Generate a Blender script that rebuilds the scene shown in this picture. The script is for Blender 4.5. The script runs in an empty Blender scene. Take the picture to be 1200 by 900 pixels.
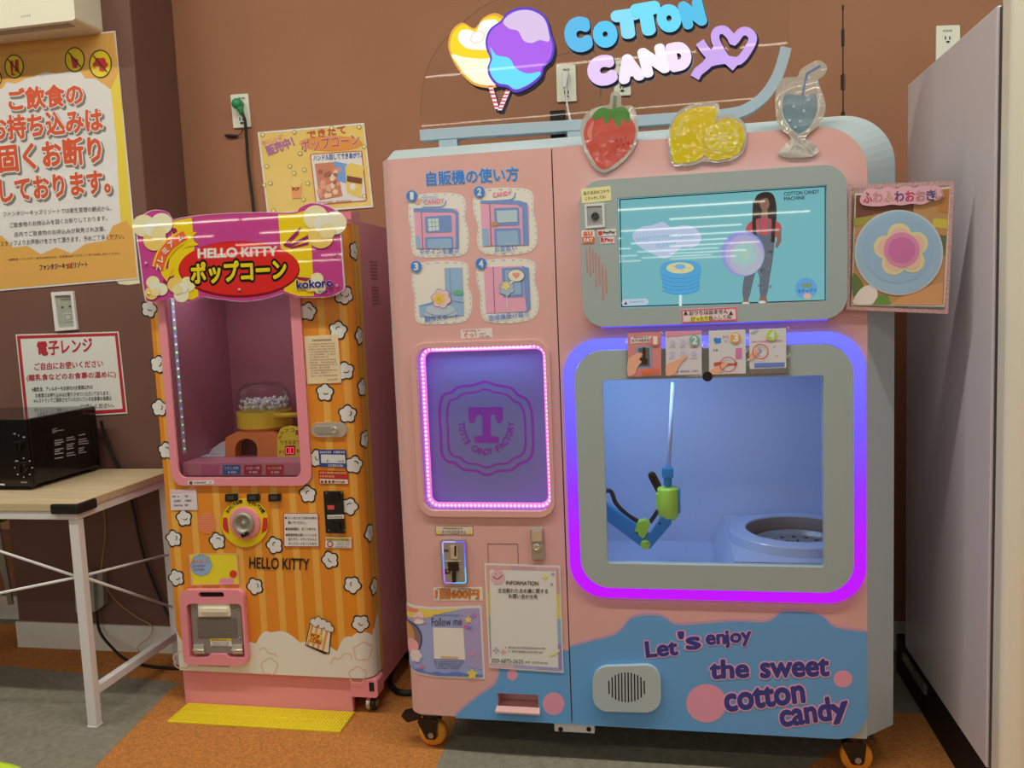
import bpy, bmesh, math, random
from mathutils import Vector, Matrix
from mathutils.geometry import tessellate_polygon
random.seed(7)
S = bpy.context.scene
COL = S.collection
PI = math.pi

# ------------------------------------------------------------------ camera (solved from the photograph's vanishing points)
F_PX, CAM_H = 982.82, 1.42
_y, _p, _r = [math.radians(a) for a in (-10.925, 5.6008, -2.3593)]
FWD = Vector((math.sin(_y)*math.cos(_p), math.cos(_y)*math.cos(_p), -math.sin(_p)))
_rt = Vector((math.cos(_y), -math.sin(_y), 0)); _up = _rt.cross(FWD)
RT = math.cos(_r)*_rt + math.sin(_r)*_up
UP = -math.sin(_r)*_rt + math.cos(_r)*_up
CAM = Vector((0, 0, CAM_H))
cd = bpy.data.cameras.new('camera'); co = bpy.data.objects.new('camera', cd); COL.objects.link(co)
m = Matrix((RT, UP, -FWD)).transposed().to_4x4(); m.translation = CAM
co.matrix_world = m
cd.sensor_width = 36; cd.lens = 36*F_PX/1200; cd.clip_start = .02; cd.clip_end = 200
S.camera = co
# ------------------------------------------------------------------ light
S.view_settings.view_transform = 'Standard'; S.view_settings.look = 'None'
S.view_settings.gamma = 1; S.view_settings.use_curve_mapping = False
S.view_settings.exposure = EXPO = 0.0
w = bpy.data.worlds.new('world'); S.world = w; w.use_nodes = True
bg = w.node_tree.nodes['Background']; bg.inputs[0].default_value = (1, .90, .74, 1); bg.inputs[1].default_value = .05
def tube_light(x, y, z, lx, ly, watts, col=(1, .945, .77), tilt=0):
    l = bpy.data.lights.new('ceiling_tube', 'AREA'); l.shape = 'RECTANGLE'; l.size = lx; l.size_y = ly
    l.energy = watts; l.color = col
    o = bpy.data.objects.new('ceiling_tube', l); COL.objects.link(o); o.location = (x, y, z); o.rotation_euler = (math.radians(tilt), 0, 0)
for yy, ww in ((1.4, 48), (-1.2, 14)):                                 # the rows of fluorescent tubes over the front of the room
    for xx in (-3.6, -.9, 1.8): tube_light(xx, yy, 3.9, 2.3, .10, ww)
for yy in (-3.8, -6.2): tube_light(-.6, yy, 3.9, 7.4, .07, 13)
for k in range(13):                                      # far rows of the hall, seen mirrored in screen and films
    for xx in ((-16.5, -10.5, -5.2, .4) if k % 2 else (-13.5, -9.0, -4.2, 2.2)): tube_light(xx, -8 - 3.9*k, 3.9, 4.4, .034, 10, tilt=72)

# ------------------------------------------------------------------ helpers
def at(x, y, Y):                                        # photo pixel -> point on the frontal plane Y
    d = (x-600)/F_PX*RT - (y-450)/F_PX*UP + FWD
    return CAM + d*(Y/d.y)
def on_z(x, y, z=0.0):                                  # photo pixel -> point on a horizontal plane
    d = (x-600)/F_PX*RT - (y-450)/F_PX*UP + FWD
    return CAM + d*((z-CAM_H)/d.z)
def on_x(x, y, X):
    d = (x-600)/F_PX*RT - (y-450)/F_PX*UP + FWD
    return CAM + d*(X/d.x)
def lin(c): c /= 255.0; return c/12.92 if c <= .04045 else ((c+.055)/1.055)**2.4
ILL = (.60, .53, .43)
def ph(r, g, b):                                        # paint colour of something that looks like r,g,b under the warm hall light
    c = [.8*lin(v)/i for v, i in zip((r, g, b), ILL)]; k = min(1, .88/max(c)); return tuple(v*k for v in c)
def raw(r, g, b): return tuple(lin(v) for v in (r, g, b))
MATS = {}
def mat(name, col, rough=.5, metal=0, coat=0, bump=0, bscale=60, emit=None, es=0, var=0, vscale=8, spec=.5):
    M = bpy.data.materials.new(name); M.use_nodes = True; nt = M.node_tree; n = nt.nodes; b = n['Principled BSDF']
    b.inputs['Base Color'].default_value = (*col, 1); b.inputs['Roughness'].default_value = rough; b.inputs['Metallic'].default_value = metal
    b.inputs['Specular IOR Level'].default_value = spec
    if coat: b.inputs['Coat Weight'].default_value = coat; b.inputs['Coat Roughness'].default_value = .06
    if emit: b.inputs['Emission Color'].default_value = (*emit, 1); b.inputs['Emission Strength'].default_value = es
    if bump or var:
        tc = n.new('ShaderNodeTexCoord'); nz = n.new('ShaderNodeTexNoise'); nz.inputs['Detail'].default_value = 3
        nt.links.new(tc.outputs['Object'], nz.inputs['Vector'])
        nz.inputs['Scale'].default_value = bscale if bump else vscale
        if bump:
            bp = n.new('ShaderNodeBump'); bp.inputs['Strength'].default_value = bump; bp.inputs['Distance'].default_value = .01
            nt.links.new(nz.outputs['Fac'], bp.inputs['Height']); nt.links.new(bp.outputs[0], b.inputs['Coat Normal' if coat else 'Normal'])
        if var:
            nv = n.new('ShaderNodeTexNoise'); nv.inputs['Scale'].default_value = vscale; nv.inputs['Detail'].default_value = 5
            nt.links.new(tc.outputs['Object'], nv.inputs['Vector'])
            rp = n.new('ShaderNodeValToRGB'); rp.color_ramp.elements[0].position = .3; rp.color_ramp.elements[1].position = .7
            rp.color_ramp.elements[0].color = (*[v*(1-var) for v in col], 1); rp.color_ramp.elements[1].color = (*[min(1, v*(1+var)) for v in col], 1)
            nt.links.new(nv.outputs['Fac'], rp.inputs[0]); nt.links.new(rp.outputs[0], b.inputs['Base Color'])
    MATS[name] = M; return M
def film(name, fac=1.0, rough=.03, tint=(1, 1, 1), milk=0, bump=0, bscale=10, ior=1.45):   # clear sheet: lets light through, mirrors a little
    M = bpy.data.materials.new(name); M.use_nodes = True; nt = M.node_tree; n = nt.nodes; n.remove(n['Principled BSDF'])
    out = n['Material Output']; tr = n.new('ShaderNodeBsdfTransparent'); tr.inputs[0].default_value = (*tint, 1)
    gl = n.new('ShaderNodeBsdfGlossy'); gl.inputs['Roughness'].default_value = rough
    fr = n.new('ShaderNodeFresnel'); fr.inputs['IOR'].default_value = ior
    mx = n.new('ShaderNodeMixShader'); base = tr
    if milk:
        df = n.new('ShaderNodeBsdfDiffuse'); df.inputs[0].default_value = (.75, .74, .7, 1)
        m2 = n.new('ShaderNodeMixShader'); m2.inputs[0].default_value = milk
        nt.links.new(tr.outputs[0], m2.inputs[1]); nt.links.new(df.outputs[0], m2.inputs[2]); base = m2
    if bump:
        tc = n.new('ShaderNodeTexCoord'); nz = n.new('ShaderNodeTexNoise'); nz.inputs['Scale'].default_value = bscale; nz.inputs['Detail'].default_value = 1
        bp = n.new('ShaderNodeBump'); bp.inputs['Strength'].default_value = bump; bp.inputs['Distance'].default_value = .02
        nt.links.new(tc.outputs['Object'], nz.inputs['Vector']); nt.links.new(nz.outputs['Fac'], bp.inputs['Height']); nt.links.new(bp.outputs[0], gl.inputs['Normal'])
    mu = n.new('ShaderNodeMath'); mu.operation = 'MULTIPLY'; mu.inputs[1].default_value = fac; mu.use_clamp = True
    nt.links.new(fr.outputs[0], mu.inputs[0]); nt.links.new(mu.outputs[0], mx.inputs[0])
    nt.links.new(base.outputs[0], mx.inputs[1]); nt.links.new(gl.outputs[0], mx.inputs[2]); nt.links.new(mx.outputs[0], out.inputs[0])
    MATS[name] = M; return M
def led(name, stops, z0, z1, strength):                 # light-emitting strip whose LEDs change colour with height
    M = bpy.data.materials.new(name); M.use_nodes = True; nt = M.node_tree; n = nt.nodes; n.remove(n['Principled BSDF'])
    e = n.new('ShaderNodeEmission'); e.inputs[1].default_value = strength
    g = n.new('ShaderNodeNewGeometry'); s = n.new('ShaderNodeSeparateXYZ'); mr = n.new('ShaderNodeMapRange'); rp = n.new('ShaderNodeValToRGB')
    mr.inputs[1].default_value = z0; mr.inputs[2].default_value = z1
    el = rp.color_ramp.elements
    while len(el) < len(stops): el.new(.5)
    for k, (p, c) in enumerate(stops): el[k].position = p; el[k].color = (*raw(*c), 1)
    L = nt.links.new; L(g.outputs['Position'], s.inputs[0]); L(s.outputs['Z'], mr.inputs[0]); L(mr.outputs[0], rp.inputs[0]); L(rp.outputs[0], e.inputs[0]); L(e.outputs[0], n['Material Output'].inputs[0])
    MATS[name] = M; return M
GLOSS = [.45]
def ink(r, g, b, rough=None):                           # printing ink, one material per colour
    rough = rough or GLOSS[0]; k = 'ink_%02x%02x%02x_%d' % (r, g, b, rough*100)
    return MATS.get(k) or mat(k, ph(r, g, b), rough)
def glow(r, g, b, s=1.0):                               # colour shown by a lit screen or sign
    k = 'lit_%02x%02x%02x_%d' % (r, g, b, s*100)
    return MATS.get(k) or mat(k, (.02, .02, .02), .02, emit=raw(r, g, b), es=s)

_GL = {}
def glyphs(s, off=0.0):
    k = (s, off)
    if k not in _GL:
        c = bpy.data.curves.new('t', 'FONT'); c.body = s; c.size = 1; c.offset = off; c.resolution_u = 2 if any(ord(q) > 0x2000 for q in s) else 5
        o = bpy.data.objects.new('t', c); me = bpy.data.meshes.new_from_object(o)
        v = [(p.co.x, p.co.y) for p in me.vertices]; f = [tuple(q.vertices) for q in me.polygons]
        bpy.data.objects.remove(o); bpy.data.curves.remove(c); bpy.data.meshes.remove(me)
        _GL[k] = (v, f)
    return _GL[k]
def rpoly(pts, r, seg=5):                               # round a polygon's corners; r one number or one per corner
    out = []; n = len(pts)
    for i in range(n):
        ri = r[i] if isinstance(r, (list, tuple)) else r
        p = Vector(pts[i]); a = Vector(pts[i-1])-p; b = Vector(pts[(i+1) % n])-p
        la, lb = a.length, b.length; a /= la; b /= lb
        cosv = max(-1, min(1, a.dot(b))); half = math.acos(cosv)/2
        t = min(ri/max(math.tan(half), 1e-4), la*.5, lb*.5)
        if t < 1e-6:
            out += [tuple(p)]*(seg+1); continue
        rr = t*math.tan(half); c = p + (a+b).normalized()*(rr/math.sin(half)); p0 = p+a*t; p1 = p+b*t
        v0 = p0-c; v1 = p1-c; tot = math.acos(max(-1, min(1, v0.dot(v1)/(v0.length*v1.length))))
        for k in range(seg+1):
            f = k/seg
            if tot < 1e-4: out.append(tuple(p0.lerp(p1, f)))
            else: out.append(tuple(c + (v0*math.sin((1-f)*tot) + v1*math.sin(f*tot))/math.sin(tot)))
    return out
def rect(x0, y0, x1, y1): return [(x0, y0), (x1, y0), (x1, y1), (x0, y1)]
def smooth(pts, n=5, closed=True):                      # Catmull-Rom
    out = []; N = len(pts); rng = range(N) if closed else range(N-1)
    for i in rng:
        g = (lambda k: Vector(pts[k % N])) if closed else (lambda k: Vector(pts[max(0, min(N-1, k))]))
        p0, p1, p2, p3 = g(i-1), g(i), g(i+1), g(i+2)
        for k in range(n):
            t = k/n
            out.append(tuple(.5*((2*p1)+(p2-p0)*t+(2*p0-5*p1+4*p2-p3)*t*t+(3*p1-p0-3*p2+p3)*t**3)))
    if not closed: out.append(tuple(pts[-1]))
    return out
def ell(cx, cy, rx, ry=None, n=28, a0=0, a1=2*PI):
    ry = rx if ry is None else ry
    return [(cx+rx*math.cos(a0+(a1-a0)*k/n), cy+ry*math.sin(a0+(a1-a0)*k/n)) for k in range(n if abs(a1-a0) > 6.28 else n+1)]
def puff(cx, cy, r, lobes=5, dep=.2, rot=0, n=40):
    return [(cx+r*(1-dep+dep*abs(math.cos(lobes*(a-rot)/2)))*math.cos(a), cy+r*(1-dep+dep*abs(math.cos(lobes*(a-rot)/2)))*math.sin(a)) for a in [2*PI*k/n for k in range(n)]]
def heart(cx, cy, r, n=28):
    return [(cx+r*.062*16*math.sin(t)**3, cy-r*.062*(13*math.cos(t)-5*math.cos(2*t)-2*math.cos(3*t)-math.cos(4*t))) for t in [2*PI*k/n for k in range(n)]]
def star(cx, cy, r, k=5, q=.45, rot=-PI/2):
    return [(cx+(r if i % 2 == 0 else r*q)*math.cos(rot+PI*i/k), cy+(r if i % 2 == 0 else r*q)*math.sin(rot+PI*i/k)) for i in range(2*k)]

WL = {}                                                 # world location of every object, for parenting
EPS = .0005
class B:
    """Collects geometry in world coordinates; build() links it as ONE mesh object."""
    def __init__(s, Y=0.0): s.v = []; s.f = []; s.mi = []; s.sm = []; s.mats = []; s.Y = Y; s.n = 0
    def add(s, vs, fs, M, smooth=False):
        if M not in s.mats: s.mats.append(M)
        i = s.mats.index(M); o = len(s.v)
        s.v += [Vector(v) for v in vs]
        for f in fs: s.f.append([o+k for k in f]); s.mi.append(i); s.sm.append(smooth)
        return s
    def box(s, x0, x1, y0, y1, z0, z1, M):
        v = [(x, y, z) for z in (z0, z1) for y in (y0, y1) for x in (x0, x1)]
        return s.add(v, [(0, 1, 3, 2), (4, 6, 7, 5), (0, 4, 5, 1), (2, 3, 7, 6), (0, 2, 6, 4), (1, 5, 7, 3)], M)
    def obox(s, a, b, w, h, M, up=(0, 0, 1)):            # bar from a to b, w wide, h high
        a = Vector(a); b = Vector(b); d = (b-a).normalized(); u = Vector(up)
        sx = d.cross(u)
        if sx.length < 1e-4: sx = Vector((1, 0, 0))
        sx.normalize(); uz = sx.cross(d).normalized(); v = []
        for p in (a, b):
            for i, j in ((-1, -1), (1, -1), (1, 1), (-1, 1)): v.append(p+sx*i*w/2+uz*j*h/2)
        return s.add(v, [(0, 1, 2, 3), (7, 6, 5, 4), (0, 4, 5, 1), (1, 5, 6, 2), (2, 6, 7, 3), (3, 7, 4, 0)], M)
    def tube(s, pts, r, M, n=10, closed=False):
        pts = [Vector(p) for p in pts]; N = len(pts); vs = []; fs = []; ref = None
        for i, p in enumerate(pts):
            if closed: d = pts[(i+1) % N]-pts[i-1]
            else: d = pts[min(i+1, N-1)]-pts[max(i-1, 0)]
            d.normalize()
            if ref is None: ref = d.orthogonal().normalized()
            ref = (ref-d*ref.dot(d)).normalized(); q = d.cross(ref)
            ri = r[i] if isinstance(r, (list, tuple)) else r
            for k in range(n): a = 2*PI*k/n; vs.append(p+ri*(math.cos(a)*ref+math.sin(a)*q))
        for i in range(N if closed else N-1):
            j = (i+1) % N
            for k in range(n): l = (k+1) % n; fs.append((i*n+k, i*n+l, j*n+l, j*n+k))
        if not closed: fs += [tuple(range(n-1, -1, -1)), tuple(range((N-1)*n, N*n))]
        return s.add(vs, fs, M, True)
    def cyl(s, a, b, r, M, n=24): return s.lathe(a, b, [(0, 0), (r, 0), (r, 1), (0, 1)], M, n, True)
    def lathe(s, a, b, prof, M, n=28, rel=False, smooth=False, sx=1.0):   # profile (radius, fraction or metres along a->b)
        a = Vector(a); b = Vector(b); d = b-a; L = d.length; d.normalize(); u = d.orthogonal().normalized()
        if abs(d.z) > .99: u = Vector((1, 0, 0))
        q = d.cross(u); vs = []; fs = []
        for r, t in prof:
            c = a+d*(t*L if rel else t)
            for k in range(n): an = 2*PI*k/n; vs.append(c+max(r, 1e-5)*(math.cos(an)*u*sx+math.sin(an)*q))
        for i in range(len(prof)-1):
            for k in range(n): l = (k+1) % n; fs.append((i*n+k, i*n+l, (i+1)*n+l, (i+1)*n+k))
        return s.add(vs, fs, M, smooth)
    def ball(s, c, r, M, nu=12, nv=8, sc=(1, 1, 1)):
        vs = []; fs = []; c = Vector(c)
        for i in range(nv+1):
            t = PI*i/nv
            for k in range(nu):
                a = 2*PI*k/nu; vs.append(c+Vector((r*sc[0]*max(math.sin(t), 1e-3)*math.cos(a), r*sc[1]*max(math.sin(t), 1e-3)*math.sin(a), r*sc[2]*math.cos(t))))
        for i in range(nv):
            for k in range(nu): l = (k+1) % nu; fs.append((i*nu+k, (i+1)*nu+k, (i+1)*nu+l, i*nu+l))
        return s.add(vs, fs, M, True)
    # ---- shapes on the frontal plane s.Y; outlines given in (X, Z)
    def holed(s, outer, holes, y0, y1, M, Ms=None, back=True):
        Ms = Ms or M; loops = [outer]+list(holes); flat = [p for l in loops for p in l]; N = len(flat)
        tris = tessellate_polygon([[Vector((p[0], p[1], 0)) for p in l] for l in loops])
        s.add([(p[0], y0, p[1]) for p in flat], tris, M)
        if y1 is not None:
            if back: s.add([(p[0], y1, p[1]) for p in flat], tris, Ms)
            for l in loops:
                n = len(l); s.add([(p[0], y, p[1]) for y in (y0, y1) for p in l], [(k, (k+1) % n, n+(k+1) % n, n+k) for k in range(n)], Ms)
        return s
    def prism(s, outer, y0, y1, M, Ms=None): return s.holed(outer, [], y0, y1, M, Ms)
    # ---- prints: outlines given in photo pixels, laid flat on the plane s.Y, layer by layer
    def w(s, p, Y=None):
        q = at(p[0], p[1], s.Y if Y is None else Y); return (q.x, q.z)
    def dep(s, lay):                                     # every print lies a hair in front of the one before it
        s.n += 1; return s.Y-lay*EPS-(s.n % 40)*1.1e-5
    def P(s, pts, M, lay=1):
        y = s.dep(lay); vs = [(*[c for c in s.w(p)],) for p in pts]
        return s.add([(x, y, z) for x, z in vs], [tuple(range(len(vs)))], M)
    def PP(s, pts, y0, y1, M, Ms=None, holes=()):        # prism from a pixel outline on plane s.Y, between depths y0 and y1
        return s.holed([s.w(p) for p in pts], [[s.w(p) for p in h] for h in holes], y0, y1, M, Ms)
    def line(s, pts, wd, M, lay=1, closed=False):
        pts = [Vector(p) for p in pts]
        q = [pts[0]]
        for p in pts[1:]:
            if (p-q[-1]).length > 1e-3: q.append(p)
        pts = q; N = len(pts); a = []; b = []
        for i, p in enumerate(pts):
            if closed: d0 = pts[i]-pts[i-1]; d1 = pts[(i+1) % N]-pts[i]
            else: d0 = pts[i]-pts[max(i-1, 0)]; d1 = pts[min(i+1, N-1)]-pts[i]
            if d0.length < 1e-6: d0 = d1
            if d1.length < 1e-6: d1 = d0
            d = d0.normalized()+d1.normalized()
            if d.length < 1e-3: d = d1
            d.normalize(); nn = Vector((-d.y, d.x)); k = min(1.6, 1/max(.3, nn.dot(Vector((-d1.y, d1.x)).normalized())))
            a.append(p+nn*k*wd/2); b.append(p-nn*k*wd/2)
        y = s.dep(lay); vs = [(x, y, z) for x, z in [s.w(p) for p in a+b]]
        fs = [(i, (i+1) % N, N+(i+1) % N, N+i) for i in range(N if closed else N-1)]
        return s.add(vs, fs, M)
    def text(s, t, p0, p1, h, M, lay=2, bold=.012, thick=None, Ms=None, rnd=0):
        """t fitted between baseline points p0, p1 (pixels) with height h (pixels)."""
        dil = rnd or (bold if bold >= .008 else 0); bold = 0
        v, f = glyphs(t, bold)
        if not v: return s
        xs = [a for a, _ in v]; ys = [b for _, b in v]; x0, x1, y0, y1 = min(xs), max(xs), min(ys), max(ys)
        p0 = Vector(p0); p1 = Vector(p1); d = p1-p0; u = Vector((d.y, -d.x)).normalized()*h
        W = x1-x0; H = max(y1-y0, 1e-4); y = s.dep(lay)
        pts = [s.w(p0+d*((a-x0)/W)+u*((b-y0)/H)) for a, b in v]
        if thick:
            ed = {}
            for q in f:
                for i in range(len(q)):
                    e = (q[i], q[(i+1) % len(q)])
                    if (e[1], e[0]) in ed: del ed[(e[1], e[0])]
                    else: ed[e] = 1
            n = len(pts); e = d.normalized()*dil*d.length/W; g = u*(dil/H)
            for k in range(37 if dil else 1):
                o = (e*math.cos(2*PI*k/24)+g*math.sin(2*PI*k/24))*(1 if k < 24 else .55 if k < 36 else 0)
                if 24 <= k < 36: o = (e*math.cos(2*PI*k/12)+g*math.sin(2*PI*k/12))*.55
                if k: pts = [s.w(p0+o+d*((a-x0)/W)+u*((b-y0)/H)) for a, b in v]
                y -= 1.1e-5; s.add([(x, y-thick, z) for x, z in pts], f, M)
                s.add([(x, y-thick, z) for x, z in pts]+[(x, y, z) for x, z in pts], [(a, b, n+b, n+a) for a, b in ed], Ms or M)
        else:
            s.add([(x, y, z) for x, z in pts], f, M)
            if dil:
                e = d.normalized()*dil*d.length/W; g = u*(dil/H); n = 16 if dil > .08 else 10 if dil > .03 else 5
                for k in range(n+(n if dil > .05 else 0)):
                    o = (e*math.cos(2*PI*k/n)+g*math.sin(2*PI*k/n))*(1 if k < n else .5)
                    y = s.dep(lay); s.add([(x, y, z) for x, z in [s.w(p0+o+d*((a-x0)/W)+u*((b-y0)/H)) for a, b in v]], f, M)
        return s
    def scribble(s, p0, p1, h, M, lay=2, fill=.75):     # a line of print too small to read
        p0 = Vector(p0); p1 = Vector(p1); d = p1-p0; L = d.length; d.normalize(); u = Vector((d.y, -d.x))*h; t = 0; c = max(h*.95, .9)
        while t+c*.7 < L:
            wd = c*random.uniform(.5, .85); a = p0+d*t; b = p0+d*(t+wd)
            if random.random() < .93:
                for lo, hi in ((.0, .3), (.55, .95)) if random.random() < .6 else ((.1, .45), (.65, .85)):
                    s.P([a+u*lo, b+u*lo, b+u*hi, a+u*hi], M, lay)
            t += c
        return s
    def build(s, name, parent=None, warp=None, cuts=(), bev=0, org=None, recalc=True, seg=2):
        bm = bmesh.new(); vv = [bm.verts.new(v) for v in s.v]
        for f, mi, sm in zip(s.f, s.mi, s.sm):
            if len(set(f)) < 3: continue
            try: fc = bm.faces.new([vv[k] for k in f])
            except ValueError: continue
            fc.material_index = mi; fc.smooth = sm
        if warp:
            for c in cuts: bmesh.ops.bisect_plane(bm, geom=bm.verts[:]+bm.edges[:]+bm.faces[:], plane_co=(c, 0, 0), plane_no=(1, 0, 0), dist=1e-6)
            for v in bm.verts: v.co = warp(v.co)
        loose = [v for v in bm.verts if not v.link_faces]
        bmesh.ops.delete(bm, geom=loose, context='VERTS')
        if recalc:
            bmesh.ops.remove_doubles(bm, verts=bm.verts[:], dist=1e-6)
            bmesh.ops.recalc_face_normals(bm, faces=bm.faces[:])
        lo = Vector([min(v.co[i] for v in bm.verts) for i in range(3)]); hi = Vector([max(v.co[i] for v in bm.verts) for i in range(3)])
        c = Vector(org) if org else Vector(((lo.x+hi.x)/2, (lo.y+hi.y)/2, lo.z))
        for v in bm.verts: v.co -= c
        me = bpy.data.meshes.new(name); bm.to_mesh(me); bm.free()
        for M in s.mats: me.materials.append(M)
        o = bpy.data.objects.new(name, me); COL.objects.link(o); WL[o.name] = c
        if parent: o.parent = parent; o.location = c-WL[parent.name]
        else: o.location = c
        if bev:
            md = o.modifiers.new('bevel', 'BEVEL'); md.width = bev; md.segments = seg; md.limit_method = 'ANGLE'; md.angle_limit = .7
        return o
def thing(name, label, cat, loc):
    o = bpy.data.objects.new(name, None); COL.objects.link(o); o.location = loc; WL[o.name] = Vector(loc)
    o.empty_display_size = .05; o['label'] = label; o['category'] = cat
    return o
def tag(o, label, cat, group=None):
    o['label'] = label; o['category'] = cat
    if group: o['group'] = group
    return o
def struct(o): o['kind'] = 'structure'; return o
def part(b, name, parent, label=None, **k):
    o = b.build(name, parent, **k)
    if label: o['label'] = label
    return o

# ------------------------------------------------------------------ materials
WALL = mat('wall_terracotta', ph(144, 95, 65), .75, var=.05, vscale=3, bump=.05, bscale=180)
PILL = mat('wall_dark_brown', ph(104, 69, 55), .7, var=.05, vscale=3, bump=.05, bscale=180)
SKIRT = mat('skirting_vinyl', ph(214, 204, 184), .5, var=.06, vscale=9)
ORANGE = mat('carpet_orange', ph(176, 108, 48), .95, var=.28, vscale=130, bump=.5, bscale=260)
GREY = mat('carpet_grey', ph(124, 114, 94), .95, var=.16, vscale=45, bump=.5, bscale=260)
CREAM = mat('cream_plastic', ph(216, 204, 172), .4)
CREAM2 = mat('cream_slot', ph(150, 138, 112), .5)
WHITE = mat('white_metal', ph(226, 214, 200), .4)
WOOD = mat('oak_laminate', ph(184, 158, 118), .5, var=.12, vscale=14)
n = WOOD.node_tree.nodes; mp = n.new('ShaderNodeMapping'); mp.inputs['Scale'].default_value = (.35, 6, 6)
for l in list(WOOD.node_tree.links):
    if l.to_socket.name == 'Vector' and l.from_node.bl_idname == 'ShaderNodeTexCoord':
        WOOD.node_tree.links.new(l.from_socket, mp.inputs[0]); WOOD.node_tree.links.new(mp.outputs[0], l.to_socket)
BLACK = mat('black_plastic', (.012, .012, .012), .3)
BLKGLOSS = mat('black_gloss', (.008, .008, .008), .12)
RUBBER = mat('black_rubber', (.012, .012, .012), .5)
DARK = mat('dark_gap', (.01, .008, .008), .8)
CHROME = mat('chrome', (.74, .73, .70), .22, .55)
STEEL = mat('brushed_steel', (.42, .41, .37), .4, .4)
PAPER = mat('paper', ph(222, 214, 196), .55, coat=.15)
PINK = mat('pink_panel', ph(204, 146, 138), .42, coat=.1)
PINKP = mat('pink_plastic', ph(216, 130, 134), .35)
PINKB = mat('pink_cabinet', ph(196, 116, 122), .4)
GREYP = mat('grey_shell', ph(160, 167, 160), .35)
GREYD = mat('grey_bezel', ph(146, 154, 146), .45)
CLEAR = film('clear_acrylic', 1.0)
PANE = film('window_pane', .8, .02)
SLEEVE = film('clear_film', 1.6, .06, milk=.06, bump=.5, bscale=14)
LAMI = film('laminate_film', 1.8, .05, bump=.35, bscale=7)
def K(r, g, b): return ink(r, g, b)
WT = K(226, 218, 200); BKI = K(40, 36, 34); RDI = K(176, 40, 36); YLI = K(232, 200, 30)

# ------------------------------------------------------------------ the setting
b = B(); b.box(-7, 6, -6, 5, -.05, 0, ORANGE)
def flat(pts, M, z): b.add([(p[0], p[1], z) for p in pts], [tuple(range(len(pts)))], M)
q1, q2, q3, q4 = on_z(0, 780), on_z(212, 800), on_z(200, 808), on_z(110, 900)
d = (q4-q3).normalized()
flat([(-6, q1.y+.15), q1, q2, q3, q3+d*3.5, (-6, -.7)], GREY, .0006)
flat([(-7, 3.32), (-2.90, 3.32), (-2.90, 3.6), (-7, 3.6)], GREY, .0006)
g1, g2 = on_z(515, 890), on_z(537, 838); dd = (g1-g2).normalized()
h1, h2 = on_z(945, 900), on_z(1048, 835)
flat([g1+dd*1.5, g1, g2, (g2.x-.02, 3.38), (2, 3.38), (2, h2.y), h2, h1, h1+(h1-h2).normalized()*1.2], GREY, .0006)
struct(b.build('floor'))
b = B(); b.box(-7, 6, 3.39, 3.55, 0, 3.5, WALL); struct(b.build('wall_back'))
b = B(); b.box(-2.845, -2.06, 3.09, 3.389, 0, 3.5, PILL); struct(b.build('wall_left', bev=.006))
b = B(); b.box(-2.053, 6, 3.378, 3.389, 0, .115, SKIRT); b.box(-7, -2.85, 3.378, 3.389, 0, .115, SKIRT); struct(b.build('baseboard_back'))
b = B(); b.box(-2.852, -2.054, 3.079, 3.0895, 0, .115, SKIRT); b.box(-2.0598, -2.054, 3.0795, 3.377, 0, .115, SKIRT); struct(b.build('baseboard_left'))

PLY = 3.0895                                            # face of the brown pillar
# wall-mounted casing, top left
t = thing('wall_unit', 'cream wall-mounted casing high on the brown pillar above the large notice', 'wall unit', (-2.6, 3.0, 2.545))
b = B(); b.holed(rpoly(rect(-3.1, 2.545, -2.185, 2.95), .012), [], 2.93, PLY-.001, CREAM); part(b, 'casing', t, bev=.006)
b = B(); b.box(-3.05, -2.23, 2.955, 2.985, 2.5405, 2.546, CREAM2); part(b, 'air_slot', t)
b = B(2.93); b.scribble((25, 21), (37, 19), 2.6, K(160, 150, 140)); part(b, 'rating_label', t)

# the large laminated notice
def fine(b, rows, M, h, lay=2):
    for r in rows: b.scribble(r[0], r[1], h, M, lay)
OR = K(205, 150, 70); RDT = K(196, 74, 40); SHD = K(120, 106, 96)
b = B(PLY-.003)
b.PP([(-60, 56), (135, 36), (163, 327), (-60, 346)], PLY-.003, PLY-.001, mat('poster_paper', ph(214, 204, 190), .5, coat=1, bump=.55, bscale=11))
b.P([(-60, 58), (134, 38), (144, 130), (130, 105), (112, 92), (100, 92), (92, 80), (80, 84), (65, 86), (52, 84), (40, 90), (30, 92), (18, 98), (8, 96), (2, 104), (-10, 106), (-60, 110)], OR)
b.P([(130, 105), (139, 85), (161, 326), (145, 327), (136, 160)], K(222, 190, 60))
b.P([(-60, 305), (-30, 282), (2, 276), (15, 290), (32, 288), (48, 298), (66, 290), (84, 297), (100, 286), (124, 282), (132, 265), (148, 258), (155, 268), (161, 325), (-60, 344)], OR)
for cx, cy, r in ((-6, 92, 10), (17, 78, 13.5), (88, 70, 14), (118, 75, 16)):
    b.P(ell(cx, cy, r), OR, 2)
    b.P(ell(cx, cy, r*.8, r), YLI, 3); b.line(ell(cx, cy, r*.8, r), 1.3, BKI, 4, True)
b.P([(12, 72), (16, 71), (15.5, 86), (19, 88), (14, 89)], K(170, 40, 50), 4); b.P([(18, 70), (22, 70), (22.5, 84), (18, 84)], K(170, 40, 50), 4)
b.P([(83, 66), (92, 70), (91, 80), (86, 80)], K(170, 40, 50), 4); b.P(puff(118, 76, 9, 6), K(180, 50, 40), 4); b.P(rect(112, 78, 117, 85), K(225, 180, 70), 5)
for cx, cy, r in ((17, 78, 13), (88, 70, 13), (118, 75, 15)): b.line([(cx-r*.55, cy-r*.65), (cx+r*.55, cy+r*.65)], 1.4, BKI, 6)
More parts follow.
